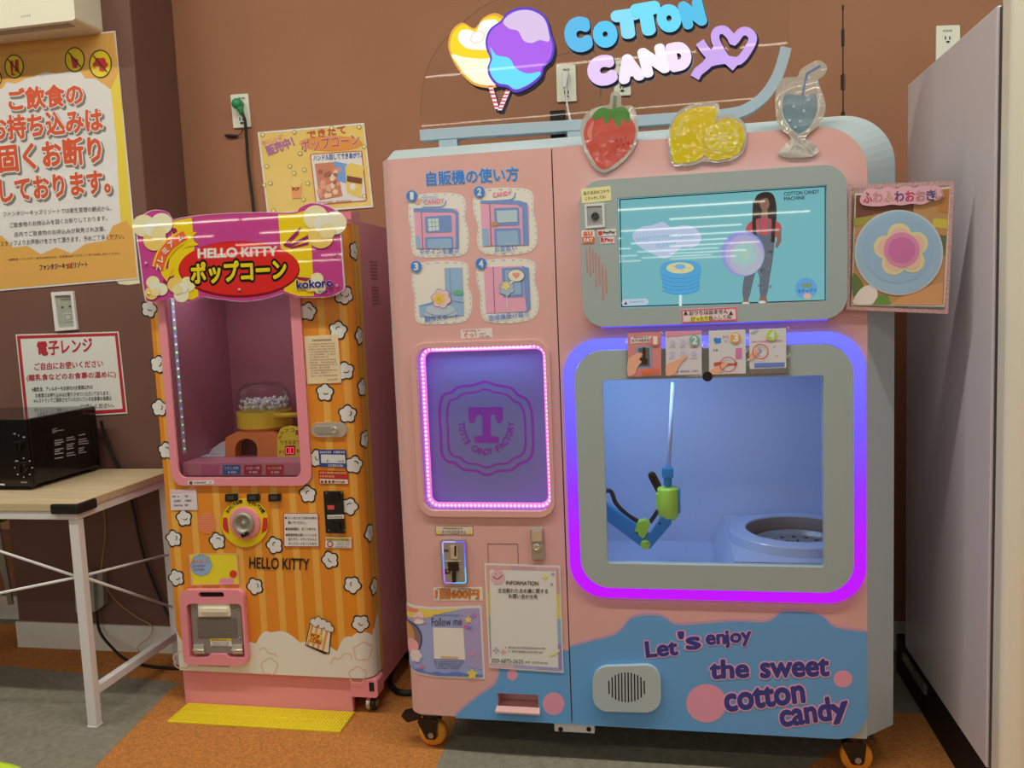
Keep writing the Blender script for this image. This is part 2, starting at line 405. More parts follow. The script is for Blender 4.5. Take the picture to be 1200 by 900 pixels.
for s_, a_, c_, h_ in (('ご飲食の', (12, 130), (98, 122), 25), ('お持ち込みは', (-10, 165), (121, 153), 27), ('固くお断り', (1, 202), (120, 190), 31), ('しております。', (2, 237), (130, 225), 26)):
    b.text(s_, (a_[0]+2.2, a_[1]+2.6), (c_[0]+2.2, c_[1]+2.6), h_, SHD, 2, .085)
    b.text(s_, a_, c_, h_, WT, 3, .085); b.text(s_, a_, c_, h_, RDT, 4, .04)
for s_, a_, c_, h_ in (('ファンタジーキッズリゾートでは衛生管理の観点から、', (4, 254), (131, 247), 6), ('ご飲食物のお持込みを固くお断りしております。', (12, 267), (126, 258.5), 6), ('店内でご飲食物のお持込みが発見され次第、', (17, 278), (124, 271), 6),
    ('スタッフよりお声掛けをさせて頂きます。予めご了承ください。', (1, 289), (146, 280), 6.5), ('※離乳食・アレルギー食のお持込みは、お客様自身でスタッフまでお申し付けください。', (10, 306), (142, 298), 3)):
    b.text(s_, a_, c_, h_, K(70, 54, 48), 3, .006)
b.text('ファンタジーキッズリゾート', (47, 317), (103, 313), 7, K(60, 40, 50), 3, .03)
b.text('ズ', (79, 315), (86, 314.5), 7, RDT, 4, .03)
tag(b.build('notice_poster'), 'large laminated orange and white notice with big red lettering on the brown pillar', 'poster')
for pts, lb in (([(134, 327), (163, 323), (164, 332), (150, 334), (140, 333)], 'torn cream scrap under the lower right corner of the large notice'), ([(-14, 333), (11, 330), (13, 338), (4, 341), (-14, 341)], 'torn cream scrap under the lower left of the large notice')):
    b = B(PLY-.0006); b.PP(pts, PLY-.0009, PLY-.0002, K(214, 200, 160)); tag(b.build('paper_scrap'), lb, 'paper scrap')
# wall control in white frame
t = thing('wall_control', 'small grey wall control in a white frame on the brown pillar', 'control panel', tuple(at(77, 388, PLY)))
b = B(PLY); qq = [(62, 342.5), (87.5, 341), (92.5, 386), (67, 388)]; qi = [(66, 346.5), (85, 345.5), (89, 383), (70.5, 384)]
b.PP(qq, PLY-.012, PLY, WHITE, holes=[qi]); part(b, 'frame', t)
b = B(PLY); b.PP(qi, PLY-.004, PLY, K(150, 148, 128)); b.scribble((72, 352), (84, 351), 1.6, BKI, 12); b.P(rect(73, 359, 75, 361), BKI, 12); b.P(rect(82, 358, 84, 360), BKI, 12)
b.P([(75, 367), (85, 366), (87, 376), (77, 377)], K(170, 168, 150), 12); b.line([(77, 369), (84, 368.5), (85, 374), (78, 375)], .8, K(110, 108, 95), 13, True); part(b, 'control_face', t)
# microwave notice
RB = K(170, 40, 46)
b = B(PLY-.002); b.PP([(18.5, 392), (139, 388.5), (149.5, 484.5), (29, 492)], PLY-.003, PLY-.0005, PAPER)
b.PP([(20, 393.5), (138, 390), (148, 483), (30, 490)], PLY-.0036, PLY-.003, RB, holes=[[(24, 397), (135, 393.5), (144, 479), (33, 486)]])
b.text('電子レンジ', (45, 417), (109, 412), 16, RB, 4, .03)
for s_, a_, c_ in (('ご自由にお使いください', (41, 434), (121, 430), ), ('(離乳食などのお食事の温めに)', (32, 447.5), (136, 443))): b.text(s_, a_, c_, 8.5, RB, 4, .02)
for s_, a_, c_ in (('※離乳食、アレルギーをお持ちのお客様以外の', (38, 459), (109, 456)), ('お食事のお持ち込みはお断りさせていただいております。', (42, 466), (129, 463)), ('※レストランでご提供させていただいているお食事の食器は', (40, 472), (131, 469)), ('お返しください。', (95, 479), (134, 477))): b.text(s_, a_, c_, 5.2, BKI, 4, .008)
tag(b.build('microwave_notice'), 'white notice with a red border above the microwave', 'notice')

# ------------------------------------------------------------------ table, microwave, wiring
TX, TF, TR_ = -2.02, 2.49, 2.99
t = thing('side_table', 'wood-topped table with white square steel legs beside the popcorn machine', 'table', (-2.5, 2.74, 0))
b = B(); b.box(-3.3, -1.995, 2.462, 3.05, .772, .80, WOOD); part(b, 'table_top', t, bev=.002)
b = B(); b.box(-3.3, -2.0, 2.466, 2.496, .742, .7715, WHITE); b.box(-2.03, -2.0, 2.4965, 3.04, .742, .7715, WHITE); b.box(-3.3, -2.0305, 3.01, 3.04, .742, .7715, WHITE); part(b, 'apron_frame', t, bev=.002)
for y in (2.481, 2.995):
    b = B(); b.box(-2.035, -2.0, y-.016, y+.016, .008, .7415, WHITE); o = part(b, 'leg', t, bev=.003)
    b = B(); b.box(-2.037, -1.998, y-.018, y+.018, 0, .0078, WHITE); part(b, 'foot_cap', o, bev=.002)
b = B(); b.obox((-2.018, 2.498, .125), (-2.018, 2.978, .125), .03, .03, WHITE); part(b, 'side_rail', t, bev=.002)
for s_ in (0, 1):
    b = B(); z0, z1 = ((.42, .62), (.445, .245))[s_]
    b.tube([(-2.018, 2.498, (at(128, 675, 2.498).z, at(128, 677.5, 2.498).z)[s_]), (-2.018, 2.978, (at(193, 650, 2.978).z, at(199, 711, 2.978).z)[s_])], .005, WHITE); part(b, 'side_brace', t)
    b = B(); p_, q_ = at(88, (675, 677)[s_], 2.483), at(0, (646, 695)[s_], 2.483); b.tube([tuple(p_), tuple(p_+(q_-p_)*3.2)], .005, WHITE); part(b, 'front_brace', t)
b = B(); b.box(-2.09, -1.985, 2.45, 2.468, .764, .799, BLACK); b.box(-1.999, -1.981, 2.452, 2.55, .764, .799, BLACK); part(b, 'corner_guard', t, bev=.006)

MX, MY0, MY1, MZ = -2.325, 2.65, 3.035, .8035
MWO = t = thing('microwave_oven', 'black microwave oven standing on the wood-topped table', 'microwave', (-2.55, 2.84, .80))
b = B(); b.box(-2.82, MX, MY0+.012, MY1, MZ+.012, MZ+.262, BLKGLOSS); o = part(b, 'body', t, bev=.008)
b = B(); Xs = MX+.0012
def sx(p):
    q = on_x(p[0], p[1], Xs); return (Xs, q.y, q.z)
for r in range(9):
    for k in range(3):
        x0 = 64+k*14; y0 = 516-k*3.2+r*2.6
        if (r+k) % 4 == 3: continue
        x1 = x0+random.uniform(6, 12); b.add([sx((x0, y0)), sx((x1, y0-1.6)), sx((x1, y0-.4)), sx((x0, y0+1.2))], [(0, 1, 2, 3)], K(150, 146, 140))
for x0, y0, x1 in ((61, 503, 67), (61, 504.8, 75), (61, 507, 66)): b.add([sx((x0, y0)), sx((x1, y0-1.5)), sx((x1, y0-.6)), sx((x0, y0+1))], [(0, 1, 2, 3)], K(130, 126, 120))
part(b, 'rating_label', o)
b = B(); b.tube([sx(p) for p in rpoly([(56, 500), (106, 482), (110, 541), (58, 556)], 6)], .0012, BLKGLOSS, 6, True); part(b, 'side_embossing', o)
b = B(); b.box(-2.46, MX, MY0, MY0+.0118, MZ+.012, MZ+.262, BLKGLOSS); o = part(b, 'control_panel', t, bev=.004)
for (px_, py_), r_ in (((23, 522), .018), ((28, 548), .022)):
    c = at(px_, py_, MY0); b = B(); b.cyl((c.x, MY0-.0005, c.z), (c.x, MY0-.018, c.z), r_, BLKGLOSS); b.box(c.x-.004, c.x+.004, MY0-.024, MY0-.018, c.z-r_*.9, c.z+r_*.9, BLKGLOSS); part(b, 'dial_knob', o, bev=.0015)
b = B(MY0)
for k in range(8):
    a = k*PI/4; b.P(ell(28+10*math.cos(a), 548+11*math.sin(a), 1.0, .7, 8), K(190, 186, 180), 2)
for x0, x1, y0 in ((16, 20, 509), (20, 24, 511), (27, 31, 513), (18, 22, 541), (25, 33, 566)): b.scribble((x0, y0), (x1, y0), 1.6, K(190, 186, 180))
part(b, 'dial_markings', o)
b = B(); b.box(-2.82, -2.4625, MY0, MY0+.0118, MZ+.012, MZ+.262, BLKGLOSS); o = part(b, 'door', t, bev=.004)
b = B(MY0); b.P([(-20, 565), (6, 567), (6, 569), (-20, 567)], K(200, 198, 190), 2); part(b, 'door_marking', o)
for xx in (-2.78, MX-.03):
    for y in (MY0+.04, MY1-.03):
        b = B(); b.cyl((xx, y, .8004), (xx, y, MZ+.0118), .012, BLACK, 14); part(b, 'foot', t)

def cord(name, label, cat, pts, r, M, fine_=6, group=None):
    b = B(); b.tube(smooth(pts, fine_, False) if len(pts) > 2 else pts, r, M, 8); return tag(b.build(name), label, cat, group)
P3 = lambda x, y, Y: tuple(at(x, y, Y))
cord('power_cord', 'black power cord running down behind the table from the microwave', 'cord', [(-2.31, 3.04, 1.0), P3(120, 500, 3.068), P3(133, 535, 3.068), P3(146, 560, 3.075), P3(156, 595, 3.07), P3(163, 630, 3.07), P3(172, 662, 3.07), P3(188, 702, 3.07), P3(203, 724, 3.06), (-1.93, 3.04, .25), (-1.86, 2.99, .012)], .006, RUBBER)
cord('thin_wire', 'thin yellowish wire trailing down the brown pillar behind the table', 'wire', [P3(121, 594, 3.075), P3(123.5, 622, 3.082), P3(120, 655, 3.04), P3(119, 676, 3.035), P3(134, 702, 3.07), P3(158, 722, 3.07), P3(177, 733, 3.07), P3(176, 745, 3.06), P3(162, 757, 3.06), P3(163, 764, 3.066)], .0018, K(170, 140, 70))
t = thing('outlet_box', 'grey surface-mounted outlet box low on the brown pillar behind the table leg', 'outlet box', tuple(at(115, 712, PLY)))
b = B(PLY); b.PP([(96, 668), (118, 668), (120, 712), (98, 713)], PLY-.05, PLY-.0005, K(150, 146, 126)); b.PP([(118.5, 667), (125.5, 668), (127, 706), (120, 712)], PLY-.03, PLY-.0005, K(142, 138, 118)); part(b, 'box_body', t, bev=.004)
b = B(); c = at(116, 707, PLY-.0505); b.cyl(c, c+Vector((0, -.002, 0)), .005, STEEL, 10); part(b, 'screw', t)
cord('power_cord', 'black power cord from the grey outlet box along the floor by the baseboard', 'cord', [P3(113, 713, 3.065), P3(114, 728, 3.06), P3(118, 742, 3.05), (-2.36, 3.03, .05), (-2.26, 2.99, .008), (-2.12, 2.94, .008), (-1.98, 2.93, .008), (-1.85, 2.95, .008)], .006, RUBBER)

# chair frame beyond the pillar, lime rim in front
t = thing('metal_chair', 'metal-legged green seat standing beyond the left edge of the brown pillar', 'chair', (-3.1, 3.25, 0))
b = B(); b.obox(P3(-6, 600, 3.22), P3(13, 708, 3.27), .022, .014, STEEL); part(b, 'leg', t)
for xx in (-3.55, -3.25): b = B(); b.tube([(xx, 3.2, 0), (xx+.03, 3.2, .5)], .012, STEEL); part(b, 'leg', t)
b = B(); b.obox(P3(-16, 615, 3.25), P3(8, 680, 3.27), .018, .014, STEEL); part(b, 'cross_bar', t)
b = B(); a = at(-2, 615, 3.25); b.box(a.x-.4, a.x+.0, 3.12, 3.33, .5, .56, K(90, 120, 30)); part(b, 'seat', t, bev=.02)
t = thing('lime_stool', 'lime green rounded plastic rim at the bottom left corner', 'stool', (-1.6, 1.36, 0))
e0, e1 = on_z(0, 887, .45), on_z(40, 902, .45); dv = (e1-e0).normalized(); nr = Vector((dv.y, -dv.x, 0)); c = (e0+e1)/2+nr*.17
LIME = mat('lime_plastic', ph(176, 196, 40), .35)
b = B(); b.lathe((c.x, c.y, .415), (c.x, c.y, .46), [(0, 0), (.15, 0), (.168, .008), (.172, .02), (.168, .032), (.15, .04), (.12, .036), (0, .034)], LIME, 48, smooth=True); part(b, 'seat', t)
for k in range(4):
    a = PI/4+k*PI/2; b = B(); b.tube([(c.x+.12*math.cos(a), c.y+.12*math.sin(a), .414), (c.x+.16*math.cos(a), c.y+.16*math.sin(a), 0)], .012, LIME); part(b, 'leg', t)

# ------------------------------------------------------------------ back wall: outlets, poster
WY = 3.3895
def outlet(label, quad, holes, grp='beige wall outlets'):
    c = at((quad[2][0]+quad[3][0])/2, quad[2][1], WY); t = thing('wall_outlet', label, 'outlet', tuple(c)); t['group'] = grp
    b = B(WY); b.PP(rpoly(quad, 1.2, 3), WY-.008, WY, K(208, 202, 174)); o = part(b, 'cover_plate', t, bev=.002)
    x0 = (quad[0][0]+quad[3][0])/2; x1 = (quad[1][0]+quad[2][0])/2; y0 = (quad[0][1]+quad[1][1])/2; y1 = (quad[2][1]+quad[3][1])/2; wd = x1-x0; hh = y1-y0
    b = B(WY-.008); b.PP(rect(x0+wd*.3, y0+hh*.2, x0+wd*.7, y0+hh*.86), WY-.010, WY-.0081, K(214, 208, 184)); part(b, 'socket_insert', o)
    for k in holes:
        b = B(WY-.0101)
        yy = y0+hh*(.32+.42*k)
        for dx in (-.09, .09): b.P(rect(x0+wd*(.5+dx)-.7, yy-2, x0+wd*(.5+dx)+.7, yy+2), BKI)
        b.P(ell(x0+wd*.52, yy+4.5, 2.2, 1.4, 12), BKI); part(b, 'socket_slots', o)
    b = B(WY-.0101)
    b.scribble((x0+wd*.32, y0+hh*.15), (x0+wd*.7, y0+hh*.15-.5), 2.2, BKI, 1); part(b, 'plate_marking', o)
    return t
outlet('small beige wall outlet with a green plug above the popcorn machine', [(271, 111.5), (291.5, 110), (295, 149), (274.5, 150.5)], (1,))
outlet('beige wall outlet behind the lit sign with a white plug in it', [(652, 77), (674.5, 76), (676, 119), (653, 120)], (1,))
outlet('beige wall outlet half hidden behind the pink lit lettering', [(718, 72), (738, 70), (739.5, 112), (720, 113)], (0, 1))
outlet('beige wall outlet above the back edge of the tall white cabinet', [(1096.5, 31), (1124, 30), (1125, 74), (1096, 75)], (0, 1))
t = thing('power_cord', 'black cord with green plug hanging from the small beige outlet', 'cord', P3(282, 125, WY))
GRN = mat('green_plug', ph(40, 130, 80), .4); c = at(281, 123, WY-.0105)
b = B(); b.lathe(c, c+Vector((0, -.05, 0)), [(.012, 0), (.0215, .006), (.022, .03), (.016, .04), (0, .042)], GRN, 20, smooth=True); c2 = at(284, 134, WY-.03); b.tube([tuple(c+Vector((0, -.022, 0))), tuple(c2)], [.017, .008], GRN, 12); part(b, 'plug', t, 'green plug')
b = B(); b.tube(smooth([tuple(c2), P3(287, 141, WY-.03), P3(289, 165, WY-.02), P3(291, 195, WY-.015), P3(297, 245, WY-.015), P3(304, 330, WY-.012), (-1.80, 3.37, .8), (-1.80, 3.37, .012)], 6, False), .0065, RUBBER, 8); part(b, 'cable', t)
b = B(); b.tube(smooth([P3(285, 150, WY-.02), P3(282, 157, WY-.012), P3(276, 159, WY-.01)], 4, False), .002, RUBBER, 6); b.tube([P3(278, 159, WY-.008), P3(273, 159.5, WY-.008), P3(267, 159, WY-.008), P3(263, 158.5, WY-.008)], [.004, .0075, .0075, .002], RUBBER, 8); part(b, 'earth_lead', t)
t = thing('sign_cord', 'white cord with plug hanging from the outlet behind the lit sign', 'cord', P3(663, 95, WY))
b = B(WY); b.PP([(659, 86), (667.5, 86), (666, 97), (664.5, 105), (661, 105), (660, 97)], WY-.035, WY-.0105, WHITE); part(b, 'plug', t, bev=.004)
b = B(); b.tube(smooth([P3(663, 104, WY-.03), P3(664, 118, WY-.03), P3(667, 135, WY-.05), P3(672, 150, WY-.1), (-.28, 3.2, 1.88)], 5, False), .004, WHITE, 8); part(b, 'cable', t)
# popcorn poster
YP = K(222, 184, 84); PPY = WY-.002
b = B(PPY); b.PP([(302, 155), (427, 144), (437.5, 243), (313.5, 252)], PPY-.001, WY-.0002, mat('poster_yellow', ph(226, 190, 96), .5, coat=.5, bump=.2, bscale=12))
b.PP([(302, 155), (427, 144), (437.5, 243), (313.5, 252)], PPY-.0016, PPY-.0011, PAPER, holes=[[(304, 157), (426, 146.3), (435.5, 241), (315, 249.5)]])
BR = K(176, 70, 50); NV = K(60, 74, 130)
b.text('できたて', (361, 163), (406, 156), 9, BR, 6, .03)
b.P(ell(388, 168, 37, 9, 24), K(206, 130, 50), 5); b.text('ポップコーン', (354, 178), (422, 170), 14, WT, 6, .05); b.text('ポップコーン', (354, 178), (422, 170), 14, BR, 7, .022)
b.text('おいしいよ！', (309, 171), (333, 162), 6, K(206, 120, 130), 6, .02); b.text('販売中！', (315, 183), (346, 171), 12, K(190, 110, 120), 6, .04); b.text('販売中！', (315, 183), (346, 171), 12, K(120, 90, 150), 7, .0)
b.P(rpoly([(364, 181), (424, 177), (430, 235), (371, 240)], 2, 3), WT, 5); b.line(rpoly([(364, 181), (424, 177), (430, 235), (371, 240)], 2, 3), 1, BR, 6, True)
b.text('ハンドル回してできあがり♪', (368, 189), (425, 185), 7, NV, 7, .03)
b.P([(369, 192), (392, 190), (397, 205), (402, 230), (375, 235)], K(186, 116, 84), 6); b.P([(392, 189), (407, 192), (406, 215), (396, 212)], K(110, 146, 186), 7)
for k in range(26):
    b.P(puff(random.uniform(374, 398), random.uniform(198, 231), random.uniform(2, 4), 5, .25, k), K(*random.choice([(206, 150, 120), (224, 196, 150), (150, 90, 70), (196, 130, 110)])), 7+k % 3)
b.P([(405, 195), (412, 191), (427, 195), (423, 232), (407, 226)], K(214, 180, 84), 8); b.P([(407, 206), (425, 209), (424, 216), (407, 213)], K(110, 60, 44), 9); b.P(puff(414, 219, 4, 5), WT, 9)
b.scribble((373, 238.5), (414, 236), 2, BR, 7)
for k in range(16):
    px_, py_ = random.choice([(308, 158), (321, 247), (345, 155), (389, 150), (421, 149), (427, 172), (340, 195), (313, 195), (310, 217), (345, 203), (361, 215), (356, 234), (352, 180), (427, 230), (317, 215), (357, 199)][k:k+1]); b.P(puff(px_, py_, 2.8, 5, .25, k), K(120, 96, 40), 5); b.P(puff(px_, py_, 2.1, 5, .25, k), K(236, 220, 150), 6)
# striped popcorn cup of the poster
b.P([(341, 216), (354, 215), (353, 232), (343, 233)], K(222, 150, 96), 6); b.P(puff(347.5, 214, 7, 7, .2), K(232, 200, 110), 7); b.text('POP', (343.5, 224), (352, 223), 4, K(160, 60, 40), 8, .03)
tag(b.build('popcorn_poster'), 'yellow popcorn poster taped to the terracotta wall between the two machines', 'poster')

# ------------------------------------------------------------------ popcorn machine
PF = 2.65                                               # its front plane
X0, XR, RAD = -1.785, -1.095, .05                       # left edge, end of the flat front, radius of the right edge
def wrapP(v):                                           # bends the front sheet round the right-hand edge
    d = PF-v.y; u = v.x
    if u <= XR: return v.copy()
    a = (u-XR)/RAD
    if a < PI/2: return Vector((XR+(RAD+d)*math.sin(a), PF+RAD-(RAD+d)*math.cos(a), v.z))
    return Vector((XR+RAD+d, PF+RAD+(u-XR-RAD*PI/2), v.z))
CUTP = [XR+RAD*PI/2*k/8 for k in range(9)]
PO = mat('popcorn_orange', ph(206, 124, 30), .38, coat=.2); PO2 = ink(222, 160, 66)
t = thing('popcorn_machine', 'orange striped popcorn vending machine with pink window frame and magenta header sign', 'vending machine', (-1.42, 2.95, 0)); PM = t
ZB, ZT = .137, 1.70
win_i = [(197, 372), (346, 372), (353.5, 541), (211, 541)]
wl, wr = at(197, 380, PF).x-.012, at(352, 545, PF).x+.012
wz0, wz1 = at(280, 558, PF).z-.01, 1.60
UE = XR+RAD*PI/2+.03                                    # unrolled end of the orange sheet
b = B(PF); b.holed(rect(X0, ZB, UE, ZT), [rect(wl, wz0, wr, wz1)], PF, PF+.006, PO)
# stripes, cloud bank, popcorn puffs printed on the sheet
def R_(x0, z0, x1, z1, M, lay): y = PF-lay*EPS; b.add([(x0, y, z0), (x1, y, z0), (x1, y, z1), (x0, y, z1)], [(0, 1, 2, 3)], M)
sxs = [at(p, 598, PF).x for p in (204, 227, 254.5, 277.5, 300, 322.5, 344, 366.5, 391, 416)]
sxs += [sxs[-1]+.068, sxs[-1]+.13]
for x in sxs:
    for a, c in ((ZB, wz0), (wz0, wz1), (wz1, ZT)):
        if a == wz0 and x+.012 > wl and x-.012 < wr: continue
        R_(x-.0125, a, min(x+.0125, UE), c, PO2, 1)
def zx(p): q = at(p[0], p[1], PF); return (q.x, q.z)
CLD = K(224, 216, 196)
cl = [(-1.785, ZB), (-1.785, .285)]
for a, c in (((212, 753), (226, 752)), ((226, 752), (300, 754)), ((300, 754), (318, 741)), ((318, 741), (352, 753)), ((352, 753), (395, 763)), ((395, 763), (412, 746)), ((412, 746), (436, 748))):
    (xa, za), (xc, zc) = zx(a), zx(c); n_ = 10
    for k in range(1, n_+1): f = k/n_; cl.append((xa+(xc-xa)*f, za+(zc-za)*f+.02*math.sin(PI*f)))
xe, ze = cl[-1]
for k in range(1, 12): cl.append((xe+(UE-xe)*k/11, ze+.05*math.sin(k/11*PI/2)+.01*abs(math.sin(k*1.1))))
cl.append((UE, ZB)); y = PF-2*EPS
b.add([(x, y, z) for x, z in cl], [tuple(range(len(cl)))], CLD)
TAN = K(206, 168, 136)
for cx, cy, r in ((214, 773, 11), (316, 781, 10), (425, 764, 11), (419, 791, 10)):
    b.line(puff(cx, cy, r, 5, .2, 1), 1.3, TAN, 3, True)
for pts in ([(304, 762), (310, 759), (315, 765), (321, 766), (325, 769)], [(388, 778), (391, 771), (398, 772), (403, 766), (411, 767), (412, 772)]): b.line(smooth(pts, 4, False), 1.3, TAN, 3)
def printed_puff(cx, cy, r, rot, x=None):
    """popcorn puff: dark outline, white body, small smile"""
    X, Z = zx((cx, cy)) if x is None else (x, at(cx, cy, PF+.03).z)
    sc = r*PF/F_PX
    for rr, M, lay in ((1.17, K(34, 28, 24), 3), (.97, K(228, 220, 204), 4)):
        o = puff(X, Z, sc*rr, 5, .24, rot); y = PF-lay*EPS; n_ = len(o)
        vs = [(X, y, Z)]+[(X+(p[0]-X)*.5, y, Z+(p[1]-Z)*.5) for p in o]+[(p[0], y, p[1]) for p in o]
        fs = [(0, 1+k, 1+(k+1) % n_) for k in range(n_)]+[(1+k, 1+n_+k, 1+n_+(k+1) % n_, 1+(k+1) % n_) for k in range(n_)]
        b.add(vs, fs, M)
    a0 = rot+PI*1.1; arc = [(X+sc*.12+sc*.32*math.cos(a), Z+sc*.1+sc*.3*math.sin(a)) for a in [a0+k*.35 for k in range(7)]]
    y = PF-5*EPS; wv = sc*.055; vs = []
    for i, p in enumerate(arc):
        nn = Vector((p[0]-X-sc*.12, p[1]-Z-sc*.1)).normalized()*wv; vs += [(p[0]+nn.x, y, p[1]+nn.y), (p[0]-nn.x, y, p[1]-nn.y)]
    b.add(vs, [(2*i, 2*i+1, 2*i+3, 2*i+2) for i in range(len(arc)-1)], K(34, 28, 24))
for i, (cx, cy) in enumerate([(175, 362), (185.5, 427), (361, 365), (396, 387), (401, 345), (381, 460), (187, 478), (195, 528), (361, 579), (372, 537), (216, 607), (204, 631), (255, 634), (322, 639), (387, 656), (207, 677), (299, 687)]):
    printed_puff(cx, cy, 10.9, i*1.3)
for i, (cx, cy, du) in enumerate([(404, 434, 0), (407, 484, 0), (413, 543, .004), (409, 591, .0), (414, 682, -.004), (422, 727, 0)]):
    printed_puff(cx, cy, 10.9, i*1.1+.4, zx((cx, cy))[0]+du)
for i, (cy, u) in enumerate(((293, .085), (345, .028), (394, .088), (455, .085), (516, .082), (626, .078), (690, .088))): printed_puff(425, cy, 10.9, i*.9, XR+u)
o = b.build('front_cover', t, warp=wrapP, cuts=CUTP)
FC = o
# body behind, with a cavity for the display window
CX0, CX1, CZ0, CZ1, CY1 = wl-.0, wr+.0, wz0, wz1, 3.06
b = B(); b.box(X0+.003, -1.047, 3.07, 3.22, .075, 1.715, PINKB)
b.box(X0+.003, CX0-.004, 2.69, 3.07, .075, 1.715, PINKB); b.box(CX1+.004, -1.047, 2.716, 3.07, .075, 1.715, PINKB)
b.box(CX0-.004, CX1+.004, 2.69, 3.07, .075, CZ0-.004, PINKB); b.box(CX0-.004, CX1+.004, 2.69, 3.07, CZ1+.004, 1.715, PINKB)
o = part(b, 'cabinet', t, 'pink cabinet sides')
b = B()
for r in range(2):
    for k in range(6): z = 1.52-.09*r+.012*k; b.box(-1.0468, -1.0455, 2.86, 2.93, z, z+.005, mat('vent_%d%d' % (r, k), ph(150, 84, 88), .5) if False else K(150, 84, 90))
part(b, 'vent', o)
b = B(); b.box(-1.12, -1.047, 2.668, 2.715, 1.7005, 1.716, PINKP); part(b, 'top_trim', o)
b = B(); a = at(393, 249, 2.70); c = at(411, 249, 2.70); b.box(a.x, c.x, 2.70, 2.702, 1.7165, a.z, PINKB); b.box(c.x-.003, c.x, 2.7025, 2.78, 1.7165, a.z, PINKB); part(b, 'top_bracket', t)
# display cavity
INT = mat('display_wall', ph(150, 90, 96), .45, coat=.2)
b = B(); e = .0005
x0, x1, z0, z1 = CX0+e, CX1-e, CZ0+e, CZ1-e
b.box(x0, x1, CY1-.004, CY1, z0, z1, INT); b.box(x0, x0+.004, 2.662, CY1-.0045, z0, z1, INT); b.box(x1-.004, x1, 2.662, CY1-.0045, z0, z1, INT)
b.box(x0+.0045, x1-.0045, 2.662, CY1-.0045, z0, z0+.004, INT); b.box(x0+.0045, x1-.0045, 2.662, CY1-.0045, z1-.004, z1, INT)
DC = part(b, 'display_case', t, 'dark rose display case inside')
fz = at(300, 541, 2.69).z                               # floor of the scene inside
b = B(); b.box(x0+.006, x1-.006, 2.672, 2.78, z0+.006, fz, mat('mauve_ledge', ph(186, 116, 130), .4)); LG = part(b, 'price_ledge', DC, bev=.002)
b = B(2.672)
for (xa, xb), cM, s1 in (((236, 257), (182, 92, 130), None), ((261, 282), (40, 90, 160), 'うすしお味'), ((286, 307), (166, 36, 80), 'バター味'), ((311.5, 332.5), (176, 40, 56), 'キャラメル味')):
    b.P(rpoly([(xa, 545), (xb, 544.5), (xb, 556), (xa, 556.5)], 1.2), K(*cM), 1)
    if s1: b.text(s1, (xa+2.5, 550.5), (xb-2.5, 550), 3.6, WT, 2, .02); b.text('￥400', (xa+6, 555), (xb-5, 554.6), 3, WT, 2, .02)
b.build('price_plates', LG)
b = B(); b.box(x0+.006, x1-.006, 2.7805, CY1-.006, z0+.006, fz-.003, INT); part(b, 'display_floor', DC)
l_ = bpy.data.lights.new('display_fill', 'AREA'); l_.shape = 'RECTANGLE'; l_.size = .4; l_.size_y = .06; l_.energy = .7; l_.color = (1, .86, .9)  # fill light added under the case top to brighten the interior, no fixture there
o_ = bpy.data.objects.new('display_fill', l_); COL.objects.link(o_); o_.location = ((x0+x1)/2, 2.74, z1-.02)
# popcorn maker standing in the display (thing inside the case, fixed)
KO = mat('kettle_orange', ph(206, 120, 64), .35); KY = mat('kettle_yellow', ph(206, 176, 50), .35)
ky = 2.80; wv = lambda px_, Y=ky: at(px_, 520, Y).x
c0 = at(299, 541, ky); 
b = B(ky); ar = [(275.5, 541), (275.5, 526)]+ell(288.5, 526, 13, 12, 14, PI, 2*PI)+[(301.5, 526), (301.5, 541)]
b.PP(rpoly([(264, 541), (264, 513), (275, 507), (316, 507), (326, 513), (326, 541)], [0, 3, 5, 5, 3, 0]), ky, ky+.13, KO, holes=[ar]); KT = part(b, 'popcorn_maker', DC, bev=.003)
b = B(ky); b.PP(ar, ky+.05, ky+.06, K(70, 16, 28)); part(b, 'delivery_arch', KT)
kc = at(294.5, 500, ky+.075); r0 = (at(325, 495, ky).x-at(265, 495, ky).x)/2; kx = (at(325, 495, ky).x+at(265, 495, ky).x)/2
zb, zt = at(295, 503.5, ky).z, at(295, 485, ky).z; zc = at(295, 507, ky).z; ydm = ky+r0+.002
b = B(); b.lathe((kx, ydm, zc), (kx, ydm, zt), [(r0*.88, 0), (r0*.88, zb-zc)], KO, 32, smooth=True); b.lathe((kx, ydm, zb), (kx, ydm, zt), [(0, 0), (r0, 0), (r0, zt-zb), (0, zt-zb)], KY, 32); part(b, 'drum', KT)
zq = at(295, 450, ky).z
b = B(); b.lathe((kx, ydm, zt), (kx, ydm, zq), [(r0*.96, .0005), (r0*.99, (zq-zt)*.3), (r0*.94, (zq-zt)*.65), (r0*.72, (zq-zt)*.92), (.0, zq-zt)], film('dome_acrylic', .45, .03), 32, smooth=True); part(b, 'glass_dome', KT)
b = B()
for k in range(150):
    a = random.uniform(0, 2*PI); rr = r0*.88*math.sqrt(random.random()); h = (zq-zt)*.3*random.random()
    b.ball((kx+rr*math.cos(a), ydm+rr*math.sin(a), zt+.008+h), random.uniform(.006, .009), K(226, 220, 206), 6, 4)
o = part(b, 'popcorn', KT); o['kind'] = 'stuff'
a, c = P3(322, 487, ky+.03), P3(350, 486, ky+.03); b = B(); b.tube([a, c], .009, KY); part(b, 'crank_handle', KT)
b = B(2.80); b.PP([(231, 541), (233, 535), (263, 534), (263, 541)], 2.80, 2.92, K(196, 190, 186)); b.PP([(240, 534), (243, 528), (254, 520), (263, 517), (263, 534)], 2.83, 2.92, K(206, 200, 196)); SP = part(b, 'chute_step', DC)
b = B(2.7995)
